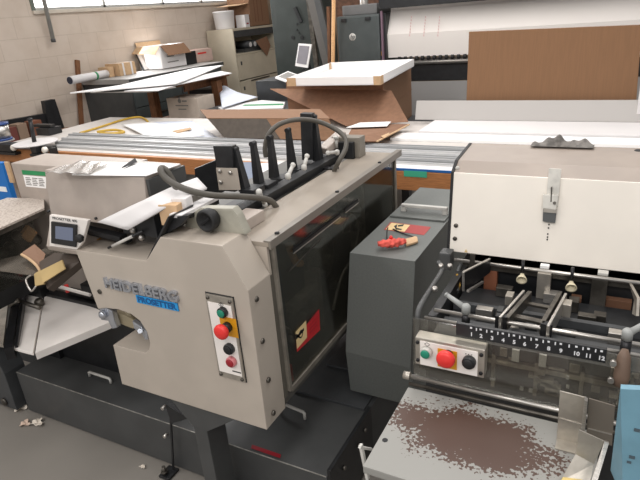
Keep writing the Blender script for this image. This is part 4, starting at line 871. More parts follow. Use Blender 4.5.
# blue-edged boards near the right end
def zt_(u, v, dz=0): return P(u, v, 'z', TT+dz)
b = MB(); c0 = zt_(384, 170); b.box(-1.05, -.45, ty0+.005, 2.66, TT+.0005, TT+.012, .001); bo = b.build('blue_edged_board', WHITEB); tag(bo, 'white board with a blue front edge between charcoal cabinet and feeder hood', 'board')
b = MB(); b.box(-1.05, -.45, ty0+.001, ty0+.0049, TT+.0005, TT+.012); b.build('blue_edge', mat('blue_edging', (40, 104, 176), .5), bo)
b = MB(); gq = P(404, 173, 'y', ty0); gq2 = P(427, 174, 'y', ty0); b.box(gq.x, gq2.x, ty0-.003, ty0-.0004, TT-.028, TT+.002); b.build('green_tape', mat('green_tape', (70, 176, 140), .5), T)
# sheets lying on the table
def flat(name, pts, z, m, label, cat, t=.003, curl=0): return sheet(name, pts, z, m, label, cat, None, t, curl)
flat('paper_sheet', [(150, 122), (192, 121), (222, 140), (140, 138)], TT+.006, mat('cool_white_paper', (222, 228, 240), .6), 'bluish white sheet on the work table left of the shallow carton', 'paper', .003)
flat('paper_sheet', [(122, 125), (152, 122), (205, 136), (150, 139)], TT+.013, WHITEP, 'narrow crumpled white strip of paper beside the yellow straps', 'paper', .003, .008)
flat('paper_sheet', [(172, 131), (190, 127.5), (192, 129), (178, 133)], TT+.020, CARDL, 'small tan card scrap on the white sheets by the shallow carton', 'card', .002)
b = MB(); b.tube([zt_(80, 133, .012), zt_(100, 127, .012), zt_(122, 120, .012), zt_(138, 117, .012), zt_(145, 119, .012), zt_(148, 122, .012)], .009, 8); tag(b.build('yellow_strap', YELTAPE), 'long yellow strap looping over the back of the work table', 'strap')
b = MB(); b.tube([zt_(97, 132, .018), zt_(106, 130.5, .022), zt_(116, 130, .022), zt_(124, 132, .018), zt_(112, 133.5, .018), zt_(100, 133, .018)], .010, 8); tag(b.build('yellow_strap', YELTAPE), 'short coiled yellow strap behind the aluminium rails', 'strap')
# white boards to the right
b = MB(); b.box(-1.12, .95, 3.36, 3.79, TT+.0005, TT+.03, .002); tag(b.build('board_stack', WHITEB), 'long white board along the back of the work table under the brown sheet', 'board')
b = MB(); b.box(-1.25, .9, 3.20, 3.355, TT+.0005, TT+.018, .002); tag(b.build('board_stack', WHITEP), 'narrow white board in front of the long white board', 'board')
b = MB(); a = P(416, 122, 'y', 3.72); c = P(626, 125, 'y', 3.72); t0 = P(422, 102, 'y', 3.76)
b.prism([(a.x, 3.70, TT+.031), (.09, 3.70, TT+.031), (.09, 3.74, 1.0), (a.x, 3.74, 1.0)], (0, .012, 0)); b.box(a.x, .09, 3.70, 3.718, TT+.031, TT+.036); gb_ = b.build('grey_backboard', mat('pale_grey_panel', (184, 180, 176), .6, 0, .01, 3)); tag(gb_, 'pale grey panel standing along the back of the work table below the brown sheet', 'panel')
c0 = P(466, 101, 'y', 3.76); c1 = P(637, 104, 'y', 3.76); c0.z = c1.z = TT+.0315;  c2 = P(642, 25, 'y', 3.88); c3 = P(469, 32, 'y', 3.88)
b = MB(); b.prism([c0, c1, c2, c3], (0, .012, .002), .001); bs = b.build('brown_sheet', mat('brown_corrugated', (128, 94, 66), .85, 0, .04, 10, stretch=(14, 1, .6))); tag(bs, 'large brown corrugated sheet leaning in front of the white plotter roll', 'cardboard')
b = MB(); a = P(637, 110, 'y', 3.72); b.box(a.x, a.x+.5, 3.715, 3.729, TT+.031, P(638, 86, 'y', 3.72).z); tag(b.build('white_backboard', WHITEB), 'white panel edge right of the grey panel', 'panel')
# dark rag behind the feeder hood
def rg2(s, r):
    p = P(533, 143, 'z', tb.z)*(1-s)+P(595, 144.5, 'z', tb.z)*s; p.y = tb.y-.012; p.z = tb.z+.004
    return p+V((0, .04*(r-.5), max(0, .026*math.sin(math.pi*r)*math.sin(math.pi*min(1, s*1.0))**.5*(.7+.35*math.sin(13*s+5*r)+.2*math.sin(31*s)))))
b = MB(); b.grid(rg2, 40, 14); tag(b.build('grey_rag', mat('grimy_rag', (112, 108, 104), .85, 0, .35, 45)), 'crumpled grimy grey rag on the back edge of the feeder hood', 'rag')

# shallow carton: folded flap over a charcoal face
zc = TT
b = MB(); q = [P(199, 109, 'y', 3.36), P(316, 109, 'y', 3.36), P(346, 128, 'y', 3.06), P(333, 118, 'y', 3.16), P(206, 118, 'y', 3.22)]
A = P(200, 109.5, 'z', 1.02); B = P(320, 109, 'z', 1.02); Cc = P(207, 118, 'z', 1.0); D = P(266, 118.5, 'z', 1.0); Ee = P(345, 127, 'z', .96); Ff = P(224, 137.5, 'z', TT+.03); Gg = P(280, 139, 'z', TT+.03); Hh = P(338, 140, 'z', TT+.03)
sc = thing('shallow_carton', 'shallow opened carton with charcoal face and pale flap edge behind the black fins', 'carton', (-2.1, 3.3, TT))
b = MB(); b.plate([A, B, P(330, 118.5, 'z', 1.0), Cc], .006); b.build('pale_flap', CARD, sc)
b = MB(); b.prism([Cc+V((0, .004, -.004)), D+V((0, .004, -.004)), Gg, Ff], (0, .008, 0)); b.build('charcoal_face', CARDK, sc)  # this face is coloured dark grey, the carton's other faces brown
b = MB(); b.prism([D+V((.002, .004, -.004)), P(328, 119, 'z', 1.0)+V((0, .004, -.004)), Hh, Gg+V((.002, 0, 0))], (0, .008, 0)); b.build('brown_face', CARD, sc)
b = MB(); b.plate([Ff+V((0, .01, -.025)), Hh+V((0, .01, -.025)), Hh+V((-.25, .42, -.025)), Ff+V((-.25, .42, -.025))], .004); b.build('carton_floor', CARDD, sc)
b = MB(); b.prism([A+V((0, .0, -.008)), B+V((0, 0, -.008)), Hh+V((-.25, .42, -.02)), Ff+V((-.25, .42, -.02))], (0, .006, 0)); b.build('back_face', CARDD, sc)
# low bench behind the table with the big carton and the white tray on it
b = MB(); b.box(-2.50, -1.35, 3.85, 4.82, .66, .70, .003); lb_ = thing('low_bench', 'low dark bench behind the work table carrying the big carton', 'bench', (-2.05, 4.4, 0)); b.build('bench_top', DARK2, lb_)
for x in (-2.45, -1.4):
    for y in (3.9, 4.77):
        b = MB(); b.box(x-.03, x+.03, y-.03, y+.03, 0, .6595); b.build('leg', DARK2, lb_)
zb2 = 1.125; yb0 = 3.90
L0 = P(280, 86, 'z', zb2); R0 = P(383, 85, 'y', yb0); R1 = P(414.5, 64, 'x', P(414.5, 64, 'z', zb2).x)
f0 = V((-2.38, yb0, 0)); f1 = V((R0.x, yb0, 0)); d = (V((R1.x, R1.y, 0))-f1); b1 = f1+d.normalized()*.88; b0 = f0+d.normalized()*.88
bc = thing('big_carton', 'big brown carton with a wide front flap folded down towards the rails', 'carton', (-1.9, 4.3, .7))
def wall(p, q, z0, z1, t, name, m):
    b = MB(); n = V((0, 0, 1)).cross(q-p).normalized()*t
    b.prism([V((p.x, p.y, z0)), V((q.x, q.y, z0)), V((q.x, q.y, z1)), V((p.x, p.y, z1))], n); return b.build(name, m, bc)
wall(f1, b1, .701, zb2, .006, 'right_face', CARD); wall(b0, f0, .701, zb2, .006, 'left_face', CARD); wall(b1, b0, .701, zb2, .006, 'back_face', CARDD); wall(f0, f1, .701, zb2-.02, .006, 'front_face', CARDD)
b = MB(); b.plate([f0+V((0, 0, .712)), f1+V((0, 0, .712)), b1+V((0, 0, .712)), b0+V((0, 0, .712))], .006); b.build('carton_floor', CARDD, bc)
b = MB(); 
for z in (.93, ): b.bar(f1+V((.0065, 0, z)), b1+V((.0065, 0, z)), .001, .004)
b.build('crease', CARDD, bc)
b = MB(); b.prism([P(270, 89, 'y', yb0-.012), P(391, 91, 'y', yb0-.012), P(408, 122, 'y', 3.56), P(346, 126, 'y', 3.50)], (0, .006, .003)); b.build('front_flap', CARDD, bc)
# white tray
zt2 = zb2+.065
q = [P(287, 78, 'z', zt2), P(380, 76, 'z', zt2), P(414, 59, 'z', zt2), P(331, 62.5, 'z', zt2)]
tr = thing('white_tray', 'shallow white open tray with tan taped corners on the big carton', 'tray', tuple((q[0]+q[2])/2-V((0, 0, .06))))
lo = V((0, 0, -.058))
b = MB(); b.prism([p+lo for p in q], (0, 0, .005)); b.build('tray_floor', WHITEP, tr)
for i in range(4):
    p, r = q[i], q[(i+1) % 4]; n = V((0, 0, 1)).cross(r-p).normalized()*.006
    b = MB(); b.prism([p+lo, r+lo, r, p], n); b.build('tray_wall', WHITEP, tr)
for i, s in ((0, 1), (1, 1), (3, 1)):
    p = q[i]; n1 = (q[(i+1) % 4]-p).normalized(); n2 = (q[(i-1) % 4]-p).normalized(); c = p-(n1+n2)*.002
    b = MB(); b.prism([c+lo, c+lo+n1*.075, c+n1*.075, c], -n2*.002); b.prism([c+lo, c+lo+n2*.05, c+n2*.05, c], -n1*.002); b.prism([p+n1*.02+n2*.008+lo*.9, p+n1*.08+n2*.008+lo*.9, p+n1*.08+n2*.008, p+n1*.02+n2*.008], n2*.001); b.build('tan_tape', CARDL, tr)
b = MB(); b.prism([V((f0.x+.1, yb0+.02, zb2-.05)), V((f0.x+.5, yb0+.02, zb2-.05)), V((f0.x+.5, yb0+.02, zb2-.005)), V((f0.x+.1, yb0+.02, zb2-.005))], (0, .25, 0)); tag(b.build('blue_pad', mat('deep_blue_pad', (44, 74, 140), .6)), 'deep blue pad under the left corner of the white tray', 'pad')
# flat card lying between rails and carton, with a paper sheet on it
b = MB(); b.plate([P(345, 141, 'z', TT+.09), P(377, 141, 'z', TT+.06), P(409, 124, 'z', TT+.045), P(354, 124, 'z', TT+.045)], .006); cf = b.build('flat_card', CARDD); tag(cf, 'brown card lying flat behind the hose, in front of the big carton', 'cardboard')
b = MB(); b.bar(P(377, 141, 'z', TT+.062), P(409, 124, 'z', TT+.047), .012, .006); b.plate([P(381, 136, 'z', TT+.068), P(389, 132.5, 'z', TT+.066), P(390, 134.5, 'z', TT+.064), P(384, 138, 'z', TT+.064)], .002); b.build('pale_edge', CARDL, cf)
b = MB(); b.plate([P(346, 127.5, 'z', TT+.075), P(360, 122.5, 'z', TT+.065), P(391, 121.5, 'z', TT+.062), P(387, 126, 'z', TT+.070)], .003); tag(b.build('paper_sheet', WHITEP), 'white sheet on the brown flat card below the big carton flap', 'paper')

# ================================================================ WIRE SPOOLS at the left end of the table
def spool(u, v, label, kind):
    c = P(u, v, 'z', TT+.001)
    return c
k = .85
wc = P(35, 154, 'z', TT+.0005); wc.y = 2.64; wc.x = P(37, 149, 'y', 2.64).x; wc.z = TT+.0005
S1 = thing('disc_spindle', 'white round disc on a black clamp with an upright black spindle', 'spool holder', tuple(wc))
zc1 = P(36, 142.5, 'y', wc.y).z
b = MB(); b.lathe((wc.x, wc.y, zc1), (0, 0, 1), [(-.006, .156), (0, .158), (.004, .156)], 40); b.build('disc', WHITEB, S1)
b = MB(); xa_ = P(32.5, 150, 'y', 2.55).x; xb_ = P(55, 152, 'y', 2.55).x; zl_ = P(42, 154, 'y', 2.54).z; b.box(xa_, xa_+.06, 2.535, 2.576, zl_, zc1-.007, .005); b.box(xb_-.04, xb_, 2.535, 2.576, zl_, zc1-.007, .005); b.box(xa_-.01, xb_, 2.525, 2.576, zl_-.02, zl_, .004); b.box(xa_, xb_-.06, 2.577, 2.62, TT+.001, zc1-.0065, .003); b.build('clamp_base', BLACK, S1)
b = MB(); b.lathe(((xa_+xb_)/2+.02, 2.56, (zl_+zc1)/2), (0, -1, 0), [(0, .022), (.02, .024), (.028, .016), (.029, 0)], 18); b.build('pale_knob', CREAM, S1)
tp = P(30, 120, 'y', wc.y); bt = P(34.5, 142, 'y', wc.y); b = MB(); b.cyl(bt, tp, .016, .014, 12); b.lathe(tp, (0, 0, 1), [(-.01, .014), (.004, .02), (.014, .014), (.0142, 0)], 12); b.build('spindle', BLACK, S1)
w2 = V((P(5, 148, 'y', 2.62).x, wc.y-.02, TT+.0005))
S2 = thing('wire_spool', 'spool of silver wire with blue rims on a black holder at the left edge', 'wire spool', tuple(w2))
z2 = P(2, 140.5, 'y', w2.y).z; z3 = P(2, 123, 'y', w2.y).z
b = MB(); b.lathe((w2.x, w2.y, z2), (0, 0, 1), [(-.006, .082), (.004, .082)], 32); b.build('disc', GREYP, S2)
b = MB(); b.lathe((w2.x, w2.y, z2), (0, 0, 1), [(.004, .072), (.018, .072), (.019, .06), (z3-z2-.016, .06), (z3-z2-.015, .072), (z3-z2, .072), (z3-z2, .03)], 28); sr = b.build('spool_rim', mat('blue_spool_rim', (40, 70, 130), .4), S2)
b = MB(); b.lathe((w2.x, w2.y, z2+.0192), (0, 0, 1), [(0, .066), (z3-z2-.036, .066)], 28); b.build('wire_winding', STEEL, S2)
b = MB(); xc_ = P(17, 150, 'y', 2.55).x; b.box(w2.x-.08, xc_-.05, 2.535, 2.576, zl_, z2-.007, .005); b.box(w2.x-.08, xc_, 2.525, 2.576, zl_-.02, zl_, .004); b.box(w2.x-.08, xc_-.06, 2.577, 2.62, TT+.001, z2-.0065, .003); b.build('clamp_base', BLACK, S2)
b = MB(); b.lathe((xc_-.03, 2.56, (zl_+z2)/2), (0, -1, 0), [(0, .022), (.02, .024), (.028, .016), (.029, 0)], 18); b.build('pale_knob', CREAM, S2)
c = P(48, 135, 'z', TT); b = MB(); b.box(c.x-.10, c.x+.06, c.y-.03, c.y+.10, TT+.001, TT+.06, .01); b.box(c.x-.16, c.x+.06, c.y+.0, c.y+.05, TT+.061, TT+.085, .008); tag(b.build('black_clamp', BLACK), 'black clamp bar lying behind the white disc', 'clamp')
# black trestle against the wall
b = MB(); a = P(-40, 128, 'x', WX+.12); c = P(52, 112, 'x', WX+.12)
b.bar(a, c, .06, .11, bev=.004); d0 = P(50, 100, 'x', WX+.12); d1 = P(60, 130, 'x', WX+.12); b.prism([P(44.5, 101, 'x', WX+.18), P(55, 99, 'x', WX+.18), P(66, 132, 'x', WX+.18), P(50, 133, 'x', WX+.18)], (-.06, 0, 0), .003)
for y in (a.y+.2, c.y-.05): b.box(WX+.09, WX+.15, y-.03, y+.03, 0, c.z-.06)
b.box(WX+.09, WX+.19, d1.y-.12, d1.y+.0, 0, d1.z); ft = b.build('black_trestle', BLACK); tag(ft, 'black painted trestle frame against the block wall behind the spools', 'trestle')
for k, (u, v, cc, lb2) in enumerate([(14, 131, (110, 60, 52), 'dark red small box behind the wire spool'), (24, 127, (140, 118, 100), 'grey-brown small box behind the spindle'), (39, 124, (120, 74, 54), 'rust brown small box right of the spindle')]):
    p = P(u, v+6, 'x', WX+.40); h = P(u, v-4, 'x', WX+.40).z; b = MB(); b.box(WX+.28, WX+.40, p.y-.05, p.y+.05, .70, h, .004); tag(b.build('small_box', mat('small_box_card_%s' % 'abc'[k], cc, .8)), lb2, 'box', None)
b = MB(); b.box(WX+.22, WX+.46, 2.5, 4.0, .66, .699, .003); b.box(WX+.24, WX+.44, 2.55, 2.60, 0, .661); b.box(WX+.24, WX+.44, 3.9, 3.95, 0, .661); tag(b.build('wall_shelf', WOODD), 'dark wooden ledge along the block wall under the small boxes', 'shelf')
# timber batten leaning on the wall
b = MB(); t = P(78, 60, 'x', WX+.03); q = P(82, 119, 'x', WX+.06); dd = (q-t).normalized(); b.bar(q+dd*(q.z/abs(dd.z)-.0), t, .05, .025, (1, 0, 0)); tag(b.build('timber_batten', WOODD), 'thin brown timber batten leaning upright against the block wall', 'batten')

# ================================================================ PLAN CHEST along the left wall, with boxes
ZB = 1.115
PC = thing('plan_chest', 'long dark grey plan chest along the block wall with boxes on top', 'cabinet', (-5.05, 5.3, 0))
xf = -4.70
b = MB(); b.box(WX+.005, xf+.03, 4.48, 6.15, ZB-.05, ZB, .004); b.build('chest_top', GREYP, PC)
b = MB(); b.box(WX+.01, xf, 4.50, 6.13, .06, ZB-.0505, .004); b.build('chest_body', DARK, PC)
b = MB(); b.box(WX+.05, xf-.03, 4.53, 6.1, 0, .06); b.build('plinth', BLACK, PC)
for k in range(4):
    for (a_, c_) in ((4.53, 5.29), (5.32, 6.1)):
        b = MB(); b.box(xf+.0005, xf+.012, a_, c_, .10+.235*k, .325+.235*k, .003); dr = b.build('drawer', PLOT, PC); b = MB(); b.box(xf+.0125, xf+.022, (a_+c_)/2-.08, (a_+c_)/2+.08, .22+.235*k, .24+.235*k, .002); b.build('drawer_pull', STEELD, dr)
b = MB(); b.box(xf+.0305, xf+.034, 4.48, 6.15, ZB-.04, ZB-.005); b.build('edge_band', DARK, PC)
# table with white boards in front of it
WT = thing('wood_table', 'brown timber table holding the big white boards in front of the plan chest', 'table', (-4.1, 5.0, 0))
ZW = 1.085
b = MB(); b.box(-4.40, -3.85, 4.30, 5.15, ZW-.04, ZW, .003); b.build('table_top', WOODD, WT)
for p in (P(154, 100, 'y', 4.36), P(217, 88, 'y', 4.80), V((-4.34, 5.08, 0)), V((-3.91, 5.08, 0))):
    b = MB(); b.box(p.x-.04, p.x+.04, p.y-.04, p.y+.04, 0, ZW-.0405, .003); b.build('leg', WOODD, WT)
b = MB(); b.box(-4.38, -3.87, 4.36, 5.12, .67, .70, .003); b.build('lower_shelf', WOODD, WT)
b = MB(); b.box(-3.89, -3.87, 4.42, 5.06, ZW-.10, ZW-.0405); b.build('apron', WOODD, WT)
def bsheet(pts, z, m, label, t=.006): 
    b = MB(); b.plate([P(u, v, 'z', z) for u, v in pts], t); return tag(b.build('white_board', m), label, 'board', 'white boards on the timber table')
bsheet([(90, 92.5), (150, 91.5), (176, 87), (160, 82), (116, 87)], ZW+.008, GREYP, 'grey-edged lowest board of the stack on the timber table')
bsheet([(124, 91), (158, 90.5), (178, 84.5), (232, 73), (221, 71), (178, 80)], ZW+.016, WHITEB, 'lower white board reaching out beyond the right end of the stack')
bsheet([(70, 92.5), (118, 88.5), (157, 85), (177, 83), (223, 65), (195, 68), (150, 78), (120, 85)], ZW+.038, WHITEP, 'topmost bright white board on the timber table', .010)
# boxes on the plan chest
def wbox(name, y0, y1, x0, x1, z0, h, m, label, cat='box', parent=None, bev=.003):
    b = MB(); b.box(x0, x1, y0, y1, z0, z0+h, bev); o = b.build(name, m, parent)
    return tag(o, label, cat) if label else o
ZS = ZB+.001
def cy(u, v, x): return P(u, v, 'x', x)
# tube
a = P(70, 81, 'x', -5.1500); c = P(110, 72.5, 'x', -5.2300); b = MB(); a.z = c.z = ZS+.042; b.cyl(a, c, .042, n=22); tb = b.build('paper_tube', WHITEB); tag(tb, 'white rolled paper tube lying on the left end of the plan chest', 'tube')
d_ = (a-c).normalized(); b = MB(); b.cyl(a, a+d_*.004, .037, n=22); b.build('tube_end', mat('navy_tube_end', (46, 50, 66), .6), tb)
m_ = a.lerp(c, .58); b = MB(); b.cyl(m_, m_-d_*.03, .0432, n=22); b.build('green_band', GREENL, tb)
y0 = cy(110, 76, -5.1800).y; y1 = cy(121, 77, -5.1100).y-.02; wbox('brown_box', y0, y1, -5.3500, -5.1800, ZS, .11, CARDL, 'small tan box between the paper tube and the strapped box')
y0 = cy(121, 77, -5.1100).y; y1 = cy(137, 74, -5.1100).y; o = wbox('strapped_box', y0, y1, -5.3300, -5.1100, ZS, .135, CARDL, 'small tan box with pale straps on the plan chest')
b = MB()
for t in (.25, .75): y = y0+(y1-y0)*t; b.box(-5.1090, -5.1060, y-.012, y+.012, ZS, ZS+.135); b.box(-5.3300, -5.1060, y-.012, y+.012, ZS+.1352, ZS+.138)
b.build('pale_strap', WHITEB, o)
y0 = cy(142, 70, -5.2800).y; y1 = cy(152, 68, -5.2800).y; zz = cy(147, 52, -5.2800).z
b = MB(); b.prism([(-5.2500, y0, ZS), (-5.2500, y1, ZS), (-5.3300, y1, zz), (-5.3300, y0, zz)], (-.015, 0, 0)); o = b.build('picture_frame', BLACK); tag(o, 'small dark-edged frame with white card leaning beside the open carton', 'frame')
b = MB(); dy = (y1-y0)*.08; b.prism([(-5.2495, y0+dy, ZS+.01), (-5.2495, y1-dy, ZS+.01), (-5.3280, y1-dy, zz-.01), (-5.3280, y0+dy, zz-.01)], (.002, 0, 0)); b.build('white_card', WHITEB, o)
# open white carton with tan flaps
xb = -5.0100; y0 = cy(163, 68, xb).y; y1 = cy(187, 65, xb).y; zz = cy(165, 45, xb).z
OC = thing('open_carton', 'white printed carton with open tan flaps on the plan chest', 'carton', (-5.1800, (y0+y1)/2, ZS))
for (aa, bb, cc, dd, nm) in ((-5.3800, -5.0100, y0, y0+.006, 'carton_side'), (-5.3800, -5.0100, y1-.006, y1, 'carton_side'), (-5.0160, -5.0100, y0+.006, y1-.006, 'carton_front'), (-5.3800, -5.3740, y0+.006, y1-.006, 'carton_back')):
    b = MB(); b.box(aa, bb, cc, dd, ZS, zz); b.build(nm, WHITEB, OC)
b = MB(); b.box(-5.3800, -5.0100, y0, y1, ZS, ZS+.006); b.build('carton_floor', CARDL, OC)
b = MB(); b.plate([(-5.3800, y0-.002, zz), (-5.0100, y0-.002, zz), (-5.0000, y0-.10, zz-.09), (-5.3800, y0-.10, zz-.07)], .004); b.build('left_flap', CARDL, OC)
b = MB(); b.plate([(-5.0050, y0+.01, zz), (-5.0050, y1, zz), (-4.9300, y1+.03, zz-.12), (-4.9300, y0+.05, zz-.12)], .004); b.build('front_flap', CARD, OC)
b = MB(); b.plate([(-5.3800, y0+.01, zz), (-5.3800, y1, zz), (-5.4000, y1, zz+.05), (-5.4000, y0+.01, zz+.05)], .004); b.build('back_flap', CARDL, OC)
GP = mat('grey_print', (130, 128, 124), .7)
b = MB(); h = zz-ZS
for k, (t, w) in enumerate(((.55, .16), (.48, .13), (.24, .2))): b.box(-5.0095, -5.0080, y0+.10, y0+.10+w, ZS+h*t, ZS+h*t+.012)
b.build('printed_lines', GP, OC)
y2 = cy(197, 61, xb).y; wbox('black_speaker', y1+.02, y2, -5.2100, xb, ZS, cy(190, 51.5, xb).z-ZS, BLACK, 'small black box between the open carton and the pinkish box')
y3 = cy(213, 58, -5.0800).y; o = wbox('pinkish_box', y2+.03, y3, -5.3500, -5.0800, ZS, cy(203, 49, -5.0800).z-ZS, mat('pinkish_card', (206, 178, 166), .8), 'pinkish low box at the right end of the plan chest')
b = MB(); b.box(-5.0799, -5.0780, y2+.12, y2+.30, ZS+.10, ZS+.12); b.build('red_print', RED, o)
# printed white box under the boards
xx = P(197, 120, 'z', .43); yq = 4.32
a = P(165, 92, 'y', yq); c = P(195, 87, 'y', yq); 
b = MB(); b.box(a.x, c.x, yq, yq+.26, .701, ZW-.145, .004); o = b.build('printed_box', mat('dull_white_card', (206, 192, 178), .8)); tag(o, 'white printed storage box standing on the shelf under the boards', 'box')
b = MB()
p = P(181, 101, 'y', yq-.001); b.lathe((p.x-.02, yq-.0005, p.z), (0, -1, 0), [(0, .022), (.001, .022)], 6); b.box(p.x-.025, p.x-.012, yq-.002, yq-.0003, p.z, p.z+.045); b.box(p.x+.01, p.x+.07, yq-.0015, yq-.0003, p.z-.008, p.z+.006)
for k, w in enumerate((.16, .10)): b.box(p.x-w/2-.0, p.x+w/2, yq-.0015, yq-.0003, p.z-.05-.035*k, p.z-.04-.035*k)
b.build('printed_mark', GP, o)
b = MB(); b.box(-4.28, -3.96, 4.95, 5.2, .701, .93, .003); tag(b.build('dark_case', BLACK), 'black case on the shelf behind and right of the printed box', 'case')
# white curled sheets beyond
def curl(s, r):
    q = [P(219, 89, 'z', .93), P(222, 108, 'z', .88), P(258, 97, 'z', .88), P(232, 92, 'z', .90)]
    p = (q[0]*(1-s)+q[1]*s)*(1-r)+(q[3]*(1-s)+q[2]*s)*r
    return p+V((0, 0, .05*math.sin(3*r)*(1-s)))
b = MB(); b.grid(curl, 12, 12); tag(b.build('curled_paper', mat('cool_white_paper', (222, 228, 240), .6), None, .003), 'curled bluish white paper sheet right of the timber table', 'paper')
gb2 = [P(218, 107, 'z', .86), P(262, 100, 'z', .86), P(285, 102, 'z', .86), P(283, 108, 'z', .86), P(222, 110, 'z', .86)]
b = MB(); b.plate(gb2, .02); ob = b.build('green_edged_board', WHITEB); tag(ob, 'flat white board with a green stripe behind the shallow carton', 'board')
b = MB(); b.plate([P(245, 104.5, 'z', .8605), P(283, 103.5, 'z', .8605), P(284, 105, 'z', .8605), P(242, 106, 'z', .8605)], .001); b.build('green_stripe', GREENL, ob)
c = (gb2[0]+gb2[2])/2; b = MB(); b.box(c.x-.45, min(c.x+.45, -2.56), c.y-.15, min(c.y+.35, 4.8), .0, .838, .004); tag(b.build('side_cabinet', DARK2), 'low dark cabinet under the green-striped board', 'cabinet')

# ================================================================ FILE CABINET
FX = -4.93; fy0, fy1 = 6.8, 7.9; fz = 1.487
FB = thing('file_cabinet', 'putty lateral file cabinet with an open top shelf against the block wall', 'file cabinet', (-5.15, 7.3, 0))
b = MB(); b.box(WX+.03, FX, fy0, fy0+.02, 0, fz); b.box(WX+.03, FX, fy1-.02, fy1, 0, fz); b.box(WX+.03, FX, fy0+.02, fy1-.02, fz-.03, fz); b.box(WX+.03, WX+.05, fy0+.02, fy1-.02, 0, fz-.03)
b.box(WX+.05, FX-.01, fy0+.02, fy1-.02, fz-.36, fz-.34); b.box(WX+.05, FX, fy0+.02, fy1-.02, 0, .06); b.build('cabinet_shell', FILE, FB)
b = MB(); b.box(FX-.02, FX-.005, fy0+.02, fy1-.02, fz-.12, fz-.031, .002); b.build('flipper_door', DARK2, FB)
for k, (z0, z1) in enumerate(((fz-.70, fz-.365), (fz-1.05, fz-.715), (fz-1.42, fz-1.065))):
    b = MB(); b.box(FX-.02, FX+.004, fy0+.024, fy1-.024, z0, z1, .004); dr = b.build('drawer', FILE, FB)
    b = MB(); b.box(FX+.0045, FX+.012, fy0+.09, fy0+.12, z1-.13, z1-.08, .002); b.build('lock', DARK, dr)
    if k: b = MB(); b.box(FX+.0045, FX+.010, fy0+.3, fy1-.3, z1-.03, z1-.012); b.build('pull', STEELD, dr)
zsf = fz-.3395
for k in range(3):
    y = 7.240+.12*k; b = MB(); b.cyl((FX-.30, y, zsf+.10), (FX-.03, y, zsf+.10), .05, n=16); o = b.build('dark_roll', DARK2); tag(o, ['first dark tape roll on the open shelf, nearest the white drum', 'middle dark tape roll on the open shelf', 'third dark tape roll on the open shelf, nearest the torn card'][k], 'roll', 'rolls on the file cabinet shelf')
    b = MB(); b.cyl((FX-.0295, y, zsf+.10), (FX-.027, y, zsf+.10), .035, n=14); b.build('pale_core', WHITEB, o)
b = MB(); b.box(FX-.35, FX-.05, 7.120, 7.570, zsf+.0005, zsf+.048, .003); tag(b.build('dark_folder', DARK), 'dark folder under the tape rolls on the open shelf', 'folder')
b = MB(); b.prism([(FX+.008, 7.320, zsf+.14), (FX+.008, 7.640, zsf+.18), (FX+.008, 7.720, zsf+.04), (FX+.02, 7.570, zsf-.10)], (.004, 0, 0)); tag(b.build('torn_card', CARDD), 'torn brown card hanging out of the open file cabinet shelf', 'cardboard')
p = P(219, 29, 'y', fy0+.15); b = MB(); b.lathe((WX+.24, 6.98, fz+.0005), (0, 0, 1), [(0, .13), (.01, .135), (.22, .15), (.225, .155), (.235, .155), (.24, .12)], 28); tag(b.build('white_drum', WHITEB), 'white round drum on the left corner of the file cabinet', 'drum')
b = MB(); b.box(FX-.17, FX-.01, 7.150, 7.260, fz+.0005, fz+.17, .006); o = b.build('white_box', WHITEB); tag(o, 'small white box with a dark slot between drum and brown carton', 'box')
b = MB(); b.box(FX-.0098, FX-.008, 7.180, 7.230, fz+.04, fz+.06); b.build('dark_slot', REDD, o)
BX = thing('brown_carton', 'tall brown carton with a pale open flap on top of the file cabinet', 'carton', (FX-.16, 7.520, fz))
xa, xb2, ya, yb3, h = FX-.38, FX+.0, 7.280, 7.780, .42
for (a0, a1, c0_, c1_, nm) in ((xa, xb2, ya, ya+.008, 'front_face'), (xa, xb2, yb3-.008, yb3, 'back_face'), (xa, xa+.008, ya+.008, yb3-.008, 'left_face'), (xb2-.008, xb2, ya+.008, yb3-.008, 'right_face')):
    b = MB(); b.box(a0, a1, c0_, c1_, fz+.001, fz+h); b.build(nm, CARD, BX)
b = MB(); b.box(xa, xb2, ya, yb3, fz+.001, fz+.009); b.build('carton_floor', CARDD, BX)
b = MB(); b.plate([(xa, ya-.001, fz+h-.10), (xb2, ya-.001, fz+h-.10), (xb2-.03, ya-.22, fz+h-.12), (xa-.05, ya-.22, fz+h-.12)], .005); b.build('open_flap', CARDL, BX)
b = MB()
for y in (7.400, 7.480, 7.590): b.box(xb2+.0003, xb2+.0012, y, y+.012, fz+.06, fz+.38)
b.build('print_stripes', mat('brown_print', (112, 66, 50), .8), BX)

# ================================================================ DARK CABINET, profiles, tablet
dy0 = 6.05; a = P(281, 75, 'y', dy0); c = P(318, 68, 'y', dy0)
DC = thing('dark_cabinet', 'tall dark green-grey cabinet with round openings beside the file cabinet', 'cabinet', ((a.x+c.x)/2, dy0+.2, 0))
b = MB(); b.box(a.x-.05, c.x+.05, dy0, dy0+.45, 0, 2.35, .006); b.build('cabinet_body', DGREEN, DC)
b = MB(); b.box(a.x+.01, c.x+.0, dy0-.012, dy0-.0005, .2, 2.3, .004); b.build('cabinet_door', DGREEN, DC)
b = MB()
for u, v, r in ((293, 37.5, .022), (302, 37.5, .022), (297, 24, .012), (297, 30, .012), (299, 33, .01)): p = P(u, v, 'y', dy0-.013); b.cyl((p.x, dy0-.0125, p.z), (p.x, dy0-.02, p.z), r, n=14)
p = P(298, 14, 'y', dy0-.013); b.box(p.x-.02, p.x+.02, dy0-.03, dy0-.0125, p.z-.10, p.z+.08, .003, (p, Matrix.Rotation(-.4, 3, 'Y'))); b.build('door_fittings', BLACK, DC)
